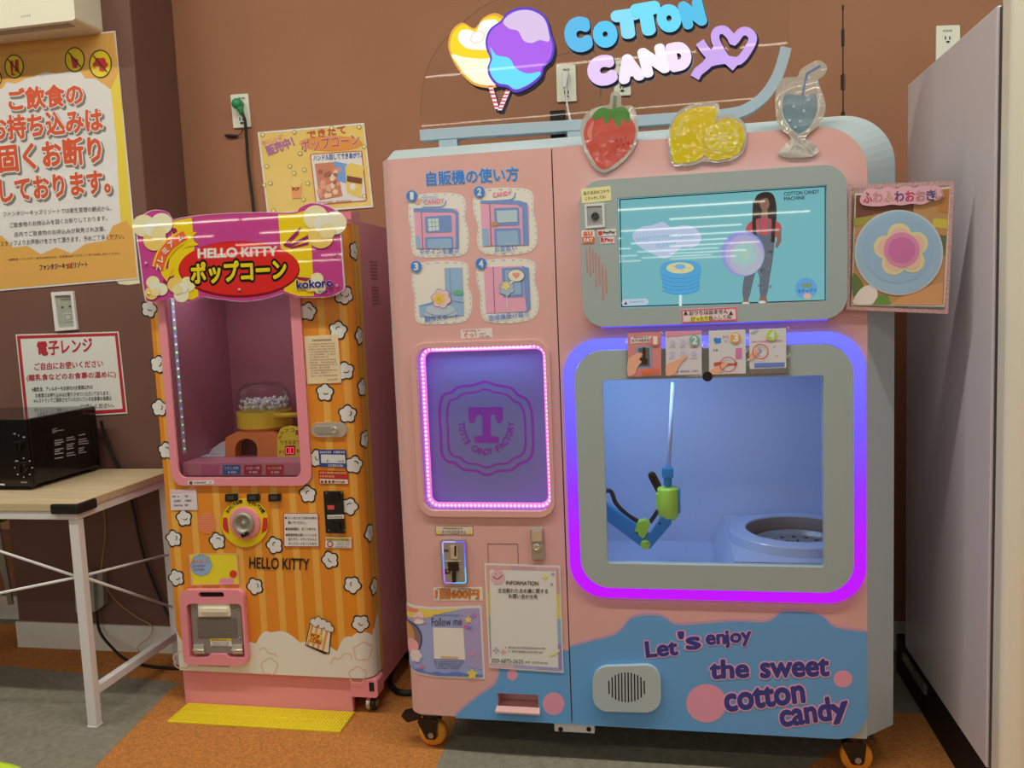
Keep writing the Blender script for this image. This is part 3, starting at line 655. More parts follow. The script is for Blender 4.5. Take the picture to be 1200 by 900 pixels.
for k in range(6): b.P([(233+k*5, 541), (235+k*5, 541), (237.5+k*5, 537), (235.5+k*5, 537)], K(226, 190, 30), 1); b.P([(235+k*5, 541), (238+k*5, 541), (240.5+k*5, 537), (237.5+k*5, 537)], K(50, 44, 36), 1)
b.build('hazard_stripe', SP)
b = B(2.79); b.PP(rpoly([(325, 541), (325, 512), (329, 501), (340, 499), (353, 502), (353, 541)], [0, 3, 6, 6, 3, 0]), 2.79, 2.80, K(220, 208, 60)); TM = part(b, 'timer_sign', DC, 'yellow timer sign with red digits')
b = B(2.79)
for k, ch in enumerate('ポップコーン'):
    a = PI*1.02+.92*PI*k/5; px_, py_ = 340+12*math.cos(a), 513+9*math.sin(a); b.text(ch, (px_-2, py_+2), (px_+2, py_+2), 3.8, K(166, 60, 40), 1, .03)
b.text('できるまで', (328, 521), (352, 520), 4.6, K(176, 70, 40), 1, .02); b.text('あと', (327, 531.5), (333.5, 531), 3.8, K(166, 60, 40), 1, .02); b.text('秒', (347.5, 531), (352.5, 531), 5, K(166, 60, 40), 1, .02)
b.P([(334, 522.5), (346, 522), (346, 533), (334, 533.5)], K(90, 10, 20), 1)
for xo in (335.5, 340.8): b.line([(xo, 524.5), (xo+3.4, 524.5), (xo+3.4, 531.5), (xo, 531.5)], .9, glow(255, 60, 90, 1.3), 2, True)
b.build('timer_display', TM)
# LED strip down the left inside edge
b = B(); pts = [(x0+.0062, 2.695, 1.56), (x0+.0062, 2.695, fz+.03)]; b.box(x0+.0042, x0+.0062, 2.686, 2.706, fz+.03, 1.56, K(180, 176, 172))
for k in range(22):
    p = Vector(pts[0]).lerp(Vector(pts[1]), (k+.4)/22); cM = [(150, 255, 170), (150, 170, 255), (220, 200, 255)][k % 3]
    b.ball(p+Vector((.001, 0, 0)), .0036, glow(*cM, 1.6 if k < 13 else .8), 8, 6)
part(b, 'led_strip', DC, 'strip of green and blue lamps')
# pink frame and pane
fo = [(189-1.5, 366), (356.5, 366), (365.5, 568), (203.5, 568.5)]
FO = [zx(p) for p in fo]; xa = at(188.5, 380, PF).x; xb = at(365, 530, PF).x; xc = at(197, 380, PF).x; xd = at(353, 530, PF).x
za = at(283, 568.5, PF).z; zd = at(283, 559, PF).z
b = B(); b.holed(rpoly([(xa, 1.63), (xb, 1.63), (xb, za), (xa, za)], [.01, .01, .045, .045]), [rpoly([(xc, 1.60), (xd, 1.60), (xd, zd), (xc, zd)], [.01, .01, .03, .03])], PF-.012, PF-.0028, PINKP); WF = part(b, 'window_frame', t, 'pink window frame', bev=.003)
b = B(); b.box(xc, xd, PF-.0024, PF-.0012, zd, 1.60, PANE); part(b, 'window_pane', WF)
# stickers and controls (one mesh per sticker)
def sticker(quad, col, name='sticker', border=None, bw=1, th=.0006, label=None, par=t, r=.5):
    b = B(PF-6*EPS); b.PP(rpoly(quad, r, 2), PF-6*EPS-th, PF-6*EPS+.0008, col); b.Y = PF-6*EPS-th
    if border:
        q = [Vector(p) for p in quad]; c = sum(q, Vector((0, 0)))/4; inn = [p+(c-p).normalized()*bw*1.4 for p in q]
        y = b.Y-EPS; o_ = [b.w(p) for p in q]; i_ = [b.w(p) for p in inn]
        b.add([(x, y, z) for x, z in o_+i_], [(k, (k+1) % 4, 4+(k+1) % 4, 4+k) for k in range(4)], border)
    return b
b = sticker([(356.5, 394), (396, 392), (400, 448.5), (360.5, 450)], K(222, 196, 150)); b.scribble((366, 400), (390, 399), 2.4, K(90, 66, 50))
for k in range(13):
    y = 404+k*3.1; b.scribble((361.5+k*.27, y), (393.5+k*.2-(8 if k in (5, 9, 11) else 0), y-1), 1.5, K(130, 100, 76))
b.scribble((384, 446), (396, 445), 1.6, K(130, 100, 76)); part(b, 'notice_sticker', t, 'cream notice sticker with small print')
b = sticker([(373, 527), (405.5, 527), (406.5, 548), (374.5, 547)], K(40, 60, 120), 'x', r=1); b.P(rpoly([(376, 532.5), (404, 533), (405, 543), (376.5, 542.5)], .6), K(224, 220, 210), 1)
b.scribble((375, 531), (404, 531), 2.4, WT, 1); b.scribble((385, 546.5), (404, 547), 2.4, WT, 1); b.scribble((383, 541.5), (386, 541.5), 2.6, BKI, 2); b.scribble((396, 541.5), (403, 542), 2.6, BKI, 2); part(b, 'contact_sticker', t, 'navy and white contact sticker')
b = sticker([(373, 551), (407.5, 552), (408.5, 568), (374, 567)], K(170, 40, 34), 'x', r=1); b.P([(374.5, 561), (407.5, 562), (408, 567), (375, 566.5)], K(216, 190, 160), 1)
b.scribble((375, 554.8), (406, 555.5), 2.2, K(230, 200, 120), 1); b.scribble((375, 559), (392, 559.5), 2.2, K(230, 200, 120), 1)
for k in range(4): b.P(ell(377.5+k*4.4, 564.5, 1.7, 1.7, 12), K(90, 70, 60), 2)
b.scribble((393, 565.5), (406, 566), 2.2, BKI, 2); part(b, 'coin_sticker', t, 'red and cream coin sticker')
b = sticker([(332, 601), (373, 601), (374.5, 641), (332.5, 641)], K(228, 216, 200), 'x', RDI, .9, r=1)
for s_, x0, x1, y in (('●コインを入れてお好みの味を', 334, 371, 608.5), ('選んでください。', 337.5, 358.5, 614), ('●製造時間は、約７５秒です。', 334.5, 371, 621.5), ('●製造時間の間にハンドルを', 335, 371, 628.5), ('まわすと、キティちゃんと', 338, 371.5, 633.5), ('ポップコーンをつくれます。', 338, 372, 638.5)): b.text(s_, (x0, y), (x1, y+.3), 3.4, K(50, 40, 38), 1, .015)
part(b, 'instruction_sticker', t, 'white instruction sticker with red border')
b = sticker([(380.5, 629), (412.5, 629.5), (412.5, 642.5), (380.5, 642)], K(224, 214, 200), 'x', K(190, 60, 50), .5); b.P([(381.5, 630), (411.5, 630.5), (411.5, 633.5), (381.5, 633)], K(220, 190, 60), 2); b.scribble((383, 632.8), (410, 633.2), 2, BKI, 3)
b.P(ell(387, 637.5, 3.6, 3.6, 16), K(90, 60, 60), 2); b.P(ell(387, 637.5, 2.6, 2.6, 16), K(224, 180, 170), 3)
for k in range(3): b.scribble((393, 636+k*2.5), (410, 636.3+k*2.5), 1.4, K(120, 90, 90), 2)
part(b, 'warning_sticker', t, 'small yellow-topped warning sticker')
b = sticker([(199, 574), (230, 573), (231.5, 597.5), (200.5, 598)], K(226, 210, 206)); b.P([(199.3, 574.5), (230, 573.5), (230.2, 576.5), (199.5, 577.5)], K(224, 180, 180), 1)
for k in range(3):
    y = 583+k*5.2; b.scribble((202, y), (211+k*2, y-.3), 2.2, BKI, 1); b.scribble((217, y-.5), (221+4*(k == 1), y-.6), 2.2, BKI, 1)
part(b, 'flavour_sticker', t, 'white flavour list sticker')
b = B(PF-.0125); b.PP([(220, 563.5), (250.5, 562.7), (251, 567.3), (220.3, 568)], PF-.0128, PF-.0122, K(224, 216, 200)); b.Y = PF-.0128; b.P(rect(222, 564, 225.5, 567.5), K(80, 70, 60), 1); b.scribble((227, 566.6), (249, 566), 2, BKI, 1); part(b, 'frame_sticker', WF)
for xa_, xb_ in ((265.5, 279.5), (291, 305), (316, 330)):
    b = B(PF); b.PP([(xa_, 578.5), (xb_, 578), (xb_, 586.5), (xa_, 587)], PF-.012, PF-.001, BLACK); o = part(b, 'flavour_button', t, bev=.0015)
    b = B(PF); b.PP([(xa_+3, 580), (xb_-3, 580), (xb_-3, 584.5), (xa_+3, 584.5)], PF-.015, PF-.0121, K(60, 48, 40)); part(b, 'button_cap', o)
# crank wheel
b = B(PF-.003); cw = (287.5, 612.5)
b.PP(ell(cw[0], cw[1], 27.5, 28.5, 48), PF-.005, PF-.0025, K(230, 196, 20)); b.Y = PF-.005
for sg in (-1, 1):
    b.P(smooth([(cw[0]+sg*26, cw[1]-6), (cw[0]+sg*26.5, cw[1]+4), (cw[0]+sg*24, cw[1]+10)], 4, False)+[(cw[0]+sg*19, cw[1]+13), (cw[0]+sg*20.5, cw[1]), (cw[0]+sg*21, cw[1]-6)], K(190, 40, 36), 1)
    for k, ch in enumerate('まわしてね！'):
        a = -PI/2+sg*.62+(k-2.5)*.155; r_ = 22.5; p = (cw[0]+r_*math.cos(a), cw[1]+(r_+.8)*math.sin(a)); dv_ = Vector((-math.sin(a), math.cos(a)))
        b.text(ch, tuple(Vector(p)-dv_*1.6), tuple(Vector(p)+dv_*1.6), 3.8, BKI, 1, .04)
CW = part(b, 'crank_plate', t, 'yellow crank plate')
cc = at(cw[0], cw[1], PF-.0055); f_ = Vector((0, -1, 0)); k_ = PF/F_PX
b = B(); b.lathe(cc, cc+f_*.02, [(0, 0), (.0575, 0), (.0575, .006), (.052, .008), (.042, .008), (0, .008)], PINKP, 40); part(b, 'crank_ring', CW)
b = B(); b.lathe(cc+f_*.0085, cc+f_*.04, [(.040, 0), (.040, .008), (.036, .012), (.027, .012), (.025, .002), (.012, .002), (.010, .006), (0, .008)], STEEL, 40, smooth=True); part(b, 'crank_dial', CW)
q = at(288, 625.5, PF-.02); b = B(); b.tube([(q.x, PF-.012, q.z), (q.x, PF-.04, q.z)], .008, BLACK, 14); b.obox((q.x, PF-.03, q.z), (q.x+.013, PF-.03, q.z+.006), .012, .012, BLACK); part(b, 'crank_knob', CW)
# speaker slots
b = B(PF-6*EPS)
for k in range(9):
    hw = 10.5*math.sqrt(max(.08, 1-((k-4)/4.6)**2)); y = 602+k*2.7; b.line([(242.5-hw, y), (242.5+hw, y)], 1.5, K(226, 130, 110), 1)
b.build('speaker_grille', t)
# promotional panel (cartoon left out)
b = sticker([(221, 649), (278, 648.5), (281, 685), (224, 686)], K(226, 204, 40), 'x', K(226, 150, 140), 1.2, r=2)
b.P(puff(236, 662, 12.5, 8, .12), K(150, 180, 206), 2); b.line(puff(236, 662, 12.5, 8, .12), .8, K(110, 140, 180), 3, True); b.P([(238, 671), (243, 674), (241, 668)], K(150, 180, 206), 2)
b.text('取り出し口', (225.5, 660), (244, 658.5), 4.4, K(226, 130, 50), 4, .03); b.scribble((226, 664.5), (243.5, 663.5), 2.4, K(150, 80, 110), 4); b.scribble((227, 668.5), (242, 668), 2.4, K(150, 80, 110), 4)
b.P(ell(273.5, 672.5, 4.4, 4.4, 18), K(196, 50, 40), 2); b.P(rpoly([(257, 678), (273, 677), (274, 684.5), (257, 685)], 2), K(226, 140, 160), 2)
part(b, 'promo_sticker', t, 'yellow promotional sticker with blue speech cloud')
b = B(PF-6*EPS); b.text('HELLO KITTY', (292, 666), (362, 668), 13, K(34, 26, 22), 0, .02); part(b, 'front_lettering', t, 'dark lettering')
b = B(PF-6*EPS); b.scribble((233, 780.5), (270, 782), 2, K(110, 90, 76), 0); part(b, 'maker_line', t)
b = B(PF-6*EPS)
# paper popcorn bag printed on the front (the cartoon figure holding it is left out)
bag = [(363.5, 727), (388.5, 736), (382.5, 766), (357.5, 756)]
b.P([(363.5, 727), (388.5, 736), (386, 766), (380, 766.5), (357.5, 756)], K(34, 26, 22), 0); b.P([(364.5, 728.5), (387.5, 737), (385, 765), (358.7, 755.2)], K(226, 214, 190), 1)
for k in range(4):
    f0, f1 = k/4+.04, k/4+.15; A, Bq, Cq, D = [Vector(p) for p in ((364.5, 728.5), (387.5, 737), (382, 764), (358.7, 755.2))]
    b.P([A.lerp(Bq, f0), A.lerp(Bq, f1), D.lerp(Cq, f1), D.lerp(Cq, f0)], K(214, 140, 40), 2)
b.P(ell(370.5, 748, 8, 6.5, 20), K(226, 190, 70), 3); b.text('POP', (364.5, 746.5), (374, 748.8), 4.6, K(170, 40, 30), 4, .04); b.text('CORN', (363.5, 751.5), (376, 755), 4.6, K(170, 40, 30), 4, .04)
for i, (cx, cy) in enumerate([(367, 728), (373, 726), (379, 729), (385, 732), (370, 731), (377, 733), (384, 736), (388, 737), (375, 729), (381, 732)]):
    b.P(puff(cx, cy, 4.3, 5, .22, i), K(34, 26, 22), 3); b.P(puff(cx, cy, 3.5, 5, .22, i), K(230, 222, 206), 4)
part(b, 'printed_bag', t, 'printed popcorn bag')
# lock, coin slot
b = B(PF); b.PP(rpoly([(366, 495), (407, 494.5), (407, 512), (366, 512)], 8, 8), PF-.008, PF-.0025, CHROME); LK = part(b, 'lock_escutcheon', t, bev=.003)
b = B(PF); b.PP(rpoly([(370, 499), (392, 499), (392, 507.5), (370, 507.5)], 4, 6), PF-.011, PF-.0082, STEEL); q = at(393, 503.5, PF); b.lathe((q.x, PF-.0082, q.z), (q.x, PF-.03, q.z), [(.012, 0), (.012, .006), (.008, .008), (.007, .004), (0, .004)], CHROME, 24); part(b, 'lock_handle', LK, bev=.001)
b = B(PF); b.PP([(380, 575), (402.5, 575), (405.5, 624.5), (383, 624)], PF-.010, PF-.0025, BLACK); CM = part(b, 'coin_slot', t, 'black coin mechanism', bev=.002)
b = B(PF-.0102); b.PP([(387, 577), (398, 577), (398.5, 586), (387.5, 586)], PF-.014, PF-.0105, BLKGLOSS); b.PP([(389, 612), (399, 612), (400, 620), (390, 620)], PF-.016, PF-.0105, BLKGLOSS); b.P([(383.5, 592), (391.5, 592), (392, 597), (384, 597.2)], K(196, 70, 70), 1); b.P([(383.5, 603.5), (403, 603), (403.2, 607.5), (383.8, 608)], K(210, 200, 186), 1); b.scribble((384.5, 607), (402, 606.5), 2, BKI, 2)
for p in ((382.5, 578), (400.5, 577.5), (403.5, 621.5), (385, 621.5)): q = at(p[0], p[1], PF-.011); b.ball(q, .0022, STEEL, 8, 5)
part(b, 'coin_details', CM)
# delivery door
def dz(p, Y): q = at(p[0], p[1], PF); return (q.x, q.z)
do = rpoly([(214.5, 689), (288, 689), (294.5, 777), (219, 776)], 9); di = rpoly([(222, 705), (286, 705), (290.5, 768), (272, 768), (268, 763.5), (250, 763.5), (246, 768), (226.5, 768)], [5, 5, 2, 2, 2, 2, 2, 2])
b = B(PF); b.PP(do, PF-.022, PF-.0025, PINKP, holes=[di, rpoly([(236, 691.5), (266, 691.5), (266.5, 698), (236.5, 698)], 3)]); PD = part(b, 'delivery_frame', t, 'pink delivery door frame', bev=.003)
b = B(PF); b.PP(rpoly([(236, 691.5), (266, 691.5), (266.5, 698), (236.5, 698)], 3), PF-.006, PF-.003, DARK); part(b, 'handle_slot', PD)
GM = mat('grey_flap', ph(126, 112, 100), .4)
b = B(PF); b.PP([(222, 705), (287, 705), (291, 769), (226, 769)], PF-.004, PF-.0025, K(150, 84, 84)); part(b, 'recess', PD)
b = B(PF); b.PP(rpoly([(226, 705.5), (284, 705), (288, 764), (230, 764)], 2), PF-.014, PF-.0042, GM); FL = part(b, 'delivery_flap', PD, 'grey flap', bev=.002)
b = B(PF); b.PP(rpoly([(234, 722.5), (280, 722.5), (281, 745), (235, 746)], 2), PF-.0155, PF-.0142, mat('flap_texture', ph(112, 100, 88), .6, bump=.8, bscale=500)); part(b, 'texture_panel', FL)
b = B(PF); b.PP(rpoly([(235, 705), (272, 705), (273.5, 720), (236, 720.5)], 1), PF-.019, PF-.0142, CREAM); b.PP([(239, 710), (270, 710), (271, 714.5), (239.5, 714.5)], PF-.026, PF-.0192, CREAM); part(b, 'flap_handle', FL, bev=.002)
b = B(PF-.0145); b.P([(246, 748.5), (271, 748), (272, 757.5), (247, 757)], K(226, 218, 206), 1); b.P([(246, 748.5), (271, 748), (271.2, 750.5), (246.2, 751)], K(226, 190, 40), 2); b.scribble((248, 750.5), (270, 750.3), 1.6, BKI, 3)
for k in range(3): b.scribble((249, 753+k*1.9), (269, 753+k*1.9), 1.2, K(110, 96, 90), 2)
b.build('warning_label', FL)
for xh in (230, 275):
    b = B(PF); b.PP([(xh, 753), (xh+12, 753), (xh+13, 763.5), (xh+1, 763.5)], PF-.021, PF-.0142, CHROME); q = at(xh, 759, PF); q2 = at(xh+13, 759, PF); b.tube([(q.x, PF-.022, q.z), (q2.x, PF-.022, q2.z)], .004, CHROME, 10); part(b, 'hinge', FL, bev=.001)
for p in ((229.5, 711.5), (281, 712.5), (283, 746)): b = B(); q = at(p[0], p[1], PF); b.ball((q.x, PF-.0145, q.z), .0035, STEEL, 10, 6, (1, .5, 1)); part(b, 'screw', FL)
# base
b = B(); xz = at(412, 800, 2.667).x
b.holed(rpoly([(X0, .001), (X0, .132), (xz, .132), (xz, .001)], [0, 0, 0, 0]), [], 2.667, 2.69, PINKP); part(b, 'kick_plate', t, 'pink kick plate', bev=.002)
b = B(); b.box(X0+.01, -1.06, 2.691, 3.2, .06, .0745, PINKB); b.box(X0+.02, -1.16, 2.70, 3.18, .012, .0595, PINKB); part(b, 'base_frame', t)
b = B(); xa_, xb_ = xz+.001, -1.033; b.holed(rpoly([(xa_, .132), (xb_, .132), (xb_, .066), (xa_, .066)], [0, .012, .012, 0]), [], 2.655, 2.72, PINKP); BK = part(b, 'base_bracket', t, bev=.003)
b = B(); b.box(xb_-.03, xb_-.012, 2.6535, 2.6548, .09, .122, DARK); part(b, 'bracket_slot', BK)
def small_caster(x, y, par):
    b = B(); b.cyl((x-.012, y, .026), (x+.004, y, .026), .025, CHROME); o = part(b, 'caster', par, 'chrome and black caster', bev=.003)
    b = B(); b.cyl((x+.0045, y, .026), (x+.022, y, .026), .0255, BLACK); part(b, 'caster_tyre', o, bev=.004)
    b = B(); b.cyl((x+.0225, y, .026), (x+.024, y, .026), .013, STEEL); b.cyl((x, y, .0515), (x, y, .0655), .008, STEEL, 12); part(b, 'caster_hub', o)
small_caster(-1.078, 2.70, t); small_caster(-1.10, 3.14, t); small_caster(-1.74, 3.14, t)
# header sign
GLOSS[0] = .02
SY = 2.60
MG = (178, 62, 118); hd = [(163, 300), (160, 280), (159.5, 265), (163, 255), (170, 250), (177, 246.5), (187, 246), (196, 249), (202, 257), (215, 254.5), (250, 250.5), (300, 248.5), (345, 248.5), (352, 243), (366, 237.5), (382, 240), (394, 246), (398.5, 254), (400, 275), (403, 320), (404, 338), (398, 343), (388, 347.5), (372, 349), (358, 349), (346, 348), (338, 345), (332, 343.5), (325, 346), (312, 350), (298, 352.5), (282, 353.5), (262, 351.5), (247, 349.5), (240, 348), (234, 349), (228, 352), (220, 354), (212, 353), (205, 350), (198, 349.5), (190, 352.5), (181, 354.5), (174, 353.5), (169, 348)]
hd = smooth(hd, 3)
b = B(SY); b.PP(hd, SY, SY+.008, K(232, 206, 210)); cH = Vector((282, 298))
b.P([tuple(cH+(Vector(p)-cH)*Vector((.988, .97)).x) for p in hd], K(*MG), 1)
YL = K(230, 194, 30)
b.P([(203, 259), (225, 255), (233, 347), (226, 351), (213, 351.5), (206, 348), (196, 330)], YL, 2); b.P([(326, 251), (345, 250.5), (364, 245), (366, 300), (368, 347), (350, 347), (338, 343), (333, 341)], YL, 2)
for q in ([(200, 266), (207, 268), (212, 285), (205, 280)], [(332, 287), (353, 265), (350, 275), (336, 290)], [(336, 288), (362, 275), (362, 280), (338, 291)], [(340, 290), (362, 283), (362, 287), (341, 292)], [(345, 324), (366, 326), (372, 332), (350, 328)], [(348, 330), (370, 336), (372, 341), (352, 335)], [(192, 328), (205, 322), (202, 328), (190, 336)]): b.P(q, K(140, 34, 70), 3)
b.P(ell(280.5, 315.5, 71, 33, 40), K(120, 24, 20), 3); b.P(ell(280.5, 314.5, 70, 31.5, 40), K(196, 40, 34), 4)
b.text('HELLO KITTY', (233, 302.5), (325, 299.5), 10.5, K(226, 170, 166), 5, .06); b.text('HELLO KITTY', (233, 302.5), (325, 299.5), 10.5, WT, 6, .025)
b.text('ポップコーン', (225.5, 332.5), (336, 327), 24, K(30, 26, 20), 5, .16); b.text('ポップコーン', (225.5, 332.5), (336, 327), 24, K(232, 200, 30), 6, .045)
rb_o = smooth([(179, 312), (184, 296), (196, 280), (214, 269)], 5, False); rb_i = smooth([(194, 318), (198, 304), (207, 292), (222, 282)], 5, False)
b.P([(189, 318), (205, 312), (196, 330), (190, 322)], K(226, 190, 30), 5); b.P([(214, 272), (231, 272), (224, 280), (234, 287), (216, 290)], K(226, 190, 30), 5)
b.P(rb_o+rb_i[::-1], K(230, 196, 30), 6)
mid = lambda f: [tuple(Vector(p)*(1-f)+Vector(q)*f) for p, q in zip(rb_o, rb_i)]
b.P(mid(.14)+mid(.86)[::-1], K(222, 96, 50), 7)
ml = mid(.72)
for k, ch in enumerate('プレミアム'):
    i = int(1.0+k*3.15); a = Vector(ml[i]); dv_ = (Vector(ml[min(i+2, len(ml)-1)])-Vector(ml[max(i-1, 0)])).normalized(); b.text(ch, tuple(a-dv_*3.4), tuple(a+dv_*3.4), 6.6, WT, 11, .03)
def kernel(cx, cy, r, rot):                             # picture of a popped kernel
    for k, (dx, dy, rr, cM) in enumerate(((-.5, -.25, .62, (226, 210, 160)), (.45, -.35, .6, (232, 220, 180)), (.1, .5, .62, (214, 178, 90)), (-.05, -.1, .45, (238, 230, 204)), (.3, .15, .4, (226, 204, 140)))):
        a = math.cos(rot)*dx-math.sin(rot)*dy; c_ = math.sin(rot)*dx+math.cos(rot)*dy; b.P(ell(cx+a*r, cy+c_*r, rr*r, rr*r*.95, 20), K(*cM), 5+k)
kernel(180, 270, 22, 0); kernel(182, 338, 13, .8); kernel(213, 337, 15, 2.2); kernel(379, 265, 24, .4); kernel(370, 333, 12, 1.4)
b.text('kokoro', (349, 338.5), (390.5, 335.5), 9.5, WT, 10, .06); b.text('kokoro', (349, 338.5), (390.5, 335.5), 9.5, K(40, 40, 110), 11, .035); b.P(heart(387.5, 333, 3.6), K(40, 40, 110), 12); b.P(heart(387.5, 332.6, 2), K(200, 90, 130), 13)
b.text('MODEL 320', (374, 343.5), (391.5, 342.5), 3, K(50, 40, 80), 11, .02)
HS = part(b, 'header_sign', t, 'magenta and yellow header sign with red oval')
b = B()
for p in ((171, 308.5), (392.5, 299), (280.5, 339.5), (395, 335), (174, 344)): b.ball(at(p[0], p[1], SY-.004), .005, CHROME, 12, 8)
part(b, 'sign_studs', HS)
b = B(); b.box(-1.70, -1.68, SY+.0085, PF-.007, 1.62, 1.66, STEEL); b.box(-1.14, -1.12, SY+.0085, PF-.007, 1.62, 1.66, STEEL); part(b, 'sign_spacer', HS)

GLOSS[0] = .45
# yellow ribbed plate on the floor
a0, a1, a2, a3 = on_z(196, 847), on_z(399, 859), on_z(412, 836), on_z(218, 826)
b = B(); b.box(a0.x, a1.x, a0.y, 2.664, .0008, .006, mat('yellow_plate', ph(232, 204, 40), .45)); n_ = 64
for k in range(n_):
    x = a0.x+(k+.5)*(a1.x-a0.x)/n_; b.box(x-.0026, x+.0026, a0.y+.006, 2.594, .006, .0092, MATS['yellow_plate']); b.box(x-.0026, x+.0026, 2.602, 2.66, .006, .0092, MATS['yellow_plate'])
tag(b.build('floor_plate'), 'yellow ribbed plate lying on the floor in front of the popcorn machine', 'floor plate')
cord('coiled_cord', 'thick black cord looped on the floor between the two machines', 'cord', [(-.80, 3.1, .012), on_z(475, 768, .012), on_z(462, 780, .012), on_z(457, 797, .012), on_z(464, 809, .012), on_z(478, 812, .012), on_z(500, 809, .012), (-.70, 2.78, .012)], .011, RUBBER)

# ------------------------------------------------------------------ cotton candy machine
CF = 2.43                                               # its front plane
XL, RC = -.800, .045                                    # where the flat front ends at the left, radius of the bend
def wrapC(v):
    d = CF-v.y; u = v.x
    if u >= XL: return v.copy()
    a = (XL-u)/RC
    if a < PI/2: return Vector((XL-(RC+d)*math.sin(a), CF+RC-(RC+d)*math.cos(a), v.z))
    return Vector((XL-RC-d, CF+RC+(XL-u-RC*PI/2), v.z))
CUTC = [XL-RC*PI/2*k/8 for k in range(9)]
t = thing('cotton_candy_machine', 'tall pink and grey cotton candy vending machine with glowing purple window and screen', 'vending machine', (-.12, 2.8, 0)); CM_ = t
PKC = mat('candy_pink', ph(200, 150, 138), .4, coat=.15); SKY = ink(92, 146, 186, .4); CIR = ink(206, 136, 150, .4); LIN = ink(190, 140, 186, .4)
def cz(p): q = at(p[0], p[1], CF); return (q.x, q.z)
SEAM = -.3262
ZT_, ZB_ = 1.853, .128
# left door
ul = XL-RC*PI/2-.16
lw_in = [cz(p) for p in ((491, 407), (640, 403.5), (644, 597), (500, 597))]
LWX0, LWX1 = at(491.5, 480, CF).x, at(642.5, 500, CF).x; LWZ0, LWZ1 = at(570, 598, CF).z, at(565, 406, CF).z
lwi = rpoly(rect(LWX0, LWZ0, LWX1, LWZ1), .035)
tray = [cz(p) for p in ((583, 812), (630.5, 814), (630.5, 831), (584, 829))]
trx = rect(tray[0][0], tray[3][1], tray[1][0], tray[0][1])
b = B(CF); b.holed(rpoly([(SEAM-.0018, ZT_), (ul, ZT_), (ul, ZB_+.012), (SEAM-.0018, ZB_)], [.001, .002, .105, .001], 8), [lwi, trx], CF, CF+.012, PKC)
wv = [(660, 762), (640, 767), (600, 772), (586, 780), (584.5, 792), (579, 803), (566, 812), (550, 824), (534, 838)]
wv_s = smooth(wv, 4, False)
lo = [(p[0], max(p[1], ZB_)) for p in [cz(q) for q in wv_s]]
xs_ = SEAM-.002
pl = [(xs_, ZB_+.0005), (xs_, cz((660, 762))[1])]+[p for p in lo]+[(lo[-1][0], ZB_+.0005)]
# the blue wave is printed round the ejection recess: two pieces
y = CF-EPS; b.holed(pl, [trx], y, None, SKY)
b.line([(p[0]-1.3, p[1]-1.5) for p in wv_s], 1.1, LIN, 1)
b.P(ell(600.5, 790.5, 6.2, 6.6, 28), CIR, 2); b.P(ell(648.8, 824.5, 12.8, 13.4, 36), CIR, 2)
LD = b.build('left_door', t, warp=wrapC, cuts=CUTC)
# right front
XR_ = .5235
b = B(CF); mid_h = rpoly(rect(-.285, .58, .485, 1.275), .03); scr_h = rpoly(rect(-.15, 1.40, .42, 1.69), .01)
br_out = rpoly([(SEAM+.0018, ZT_), (SEAM+.0018, ZB_), (XR_, ZB_), (XR_, ZT_)], [.001, .001, .085, .125], 10)
b.holed(br_out, [mid_h, scr_h], CF, CF+.012, PKC)
wv = smooth([(671, 757.5), (690, 752), (717, 745), (728, 738), (737, 727), (747, 722), (770, 721), (780, 725), (793, 732), (820, 731), (860, 728), (897, 729), (910, 722), (918, 717), (943, 717), (963, 722), (975, 733), (987, 737), (1019, 741)], 4, False)
wp = [cz(q) for q in wv]; y = CF-EPS
brc = [p for p in br_out if p[1] < .3]
brr = sorted([p for p in brc if p[0] > .43], key=lambda p: -p[1])
pl = [(SEAM+.002, ZB_+.0005), (SEAM+.002, wp[0][1])]+wp[1:-1]+[(XR_-.0005, wp[-1][1])]+brr
b.add([(p[0], y, p[1]) for p in pl], [tuple(range(len(pl)))], SKY)
b.line([(p[0], p[1]-2.2) for p in wv], 1.3, LIN, 1)
b.P(ell(827.8, 824, 23.6, 22.6, 40), CIR, 2); b.P(ell(987.8, 795.5, 11, 10, 32), CIR, 2)
NVY = K(44, 54, 120); PKT = K(216, 150, 170)
for s_, a_, c_, h_ in (('Let', (758, 770), (794, 766.5), 18), ("'s", (797.5, 761.5), (820, 759.5), 21), ('en', (828, 755), (850, 754), 11), ('joy', (851, 758.5), (881, 755), 19), ('the', (833, 795), (877, 793), 21), ('sweet', (892, 793.5), (971, 791), 19), ('cotton', (851, 833), (943, 822), 22), ('cand', (916, 851), (974, 843), 26), ('y', (977, 848), (997, 843), 22)):
    b.text(s_, a_, c_, h_, PKT, 3, .085); b.text(s_, a_, c_, h_, NVY, 4, .04)
RP = b.build('right_panel', t)
# seam and dark inside behind the doors
b = B(); b.box(-.80, .50, CF+.05, CF+.055, .14, 1.84, DARK) if False else None
b = B(); b.box(SEAM-.006, SEAM+.006, CF+.013, CF+.02, ZB_+.004, ZT_-.002, DARK); part(b, 'door_seam', t)
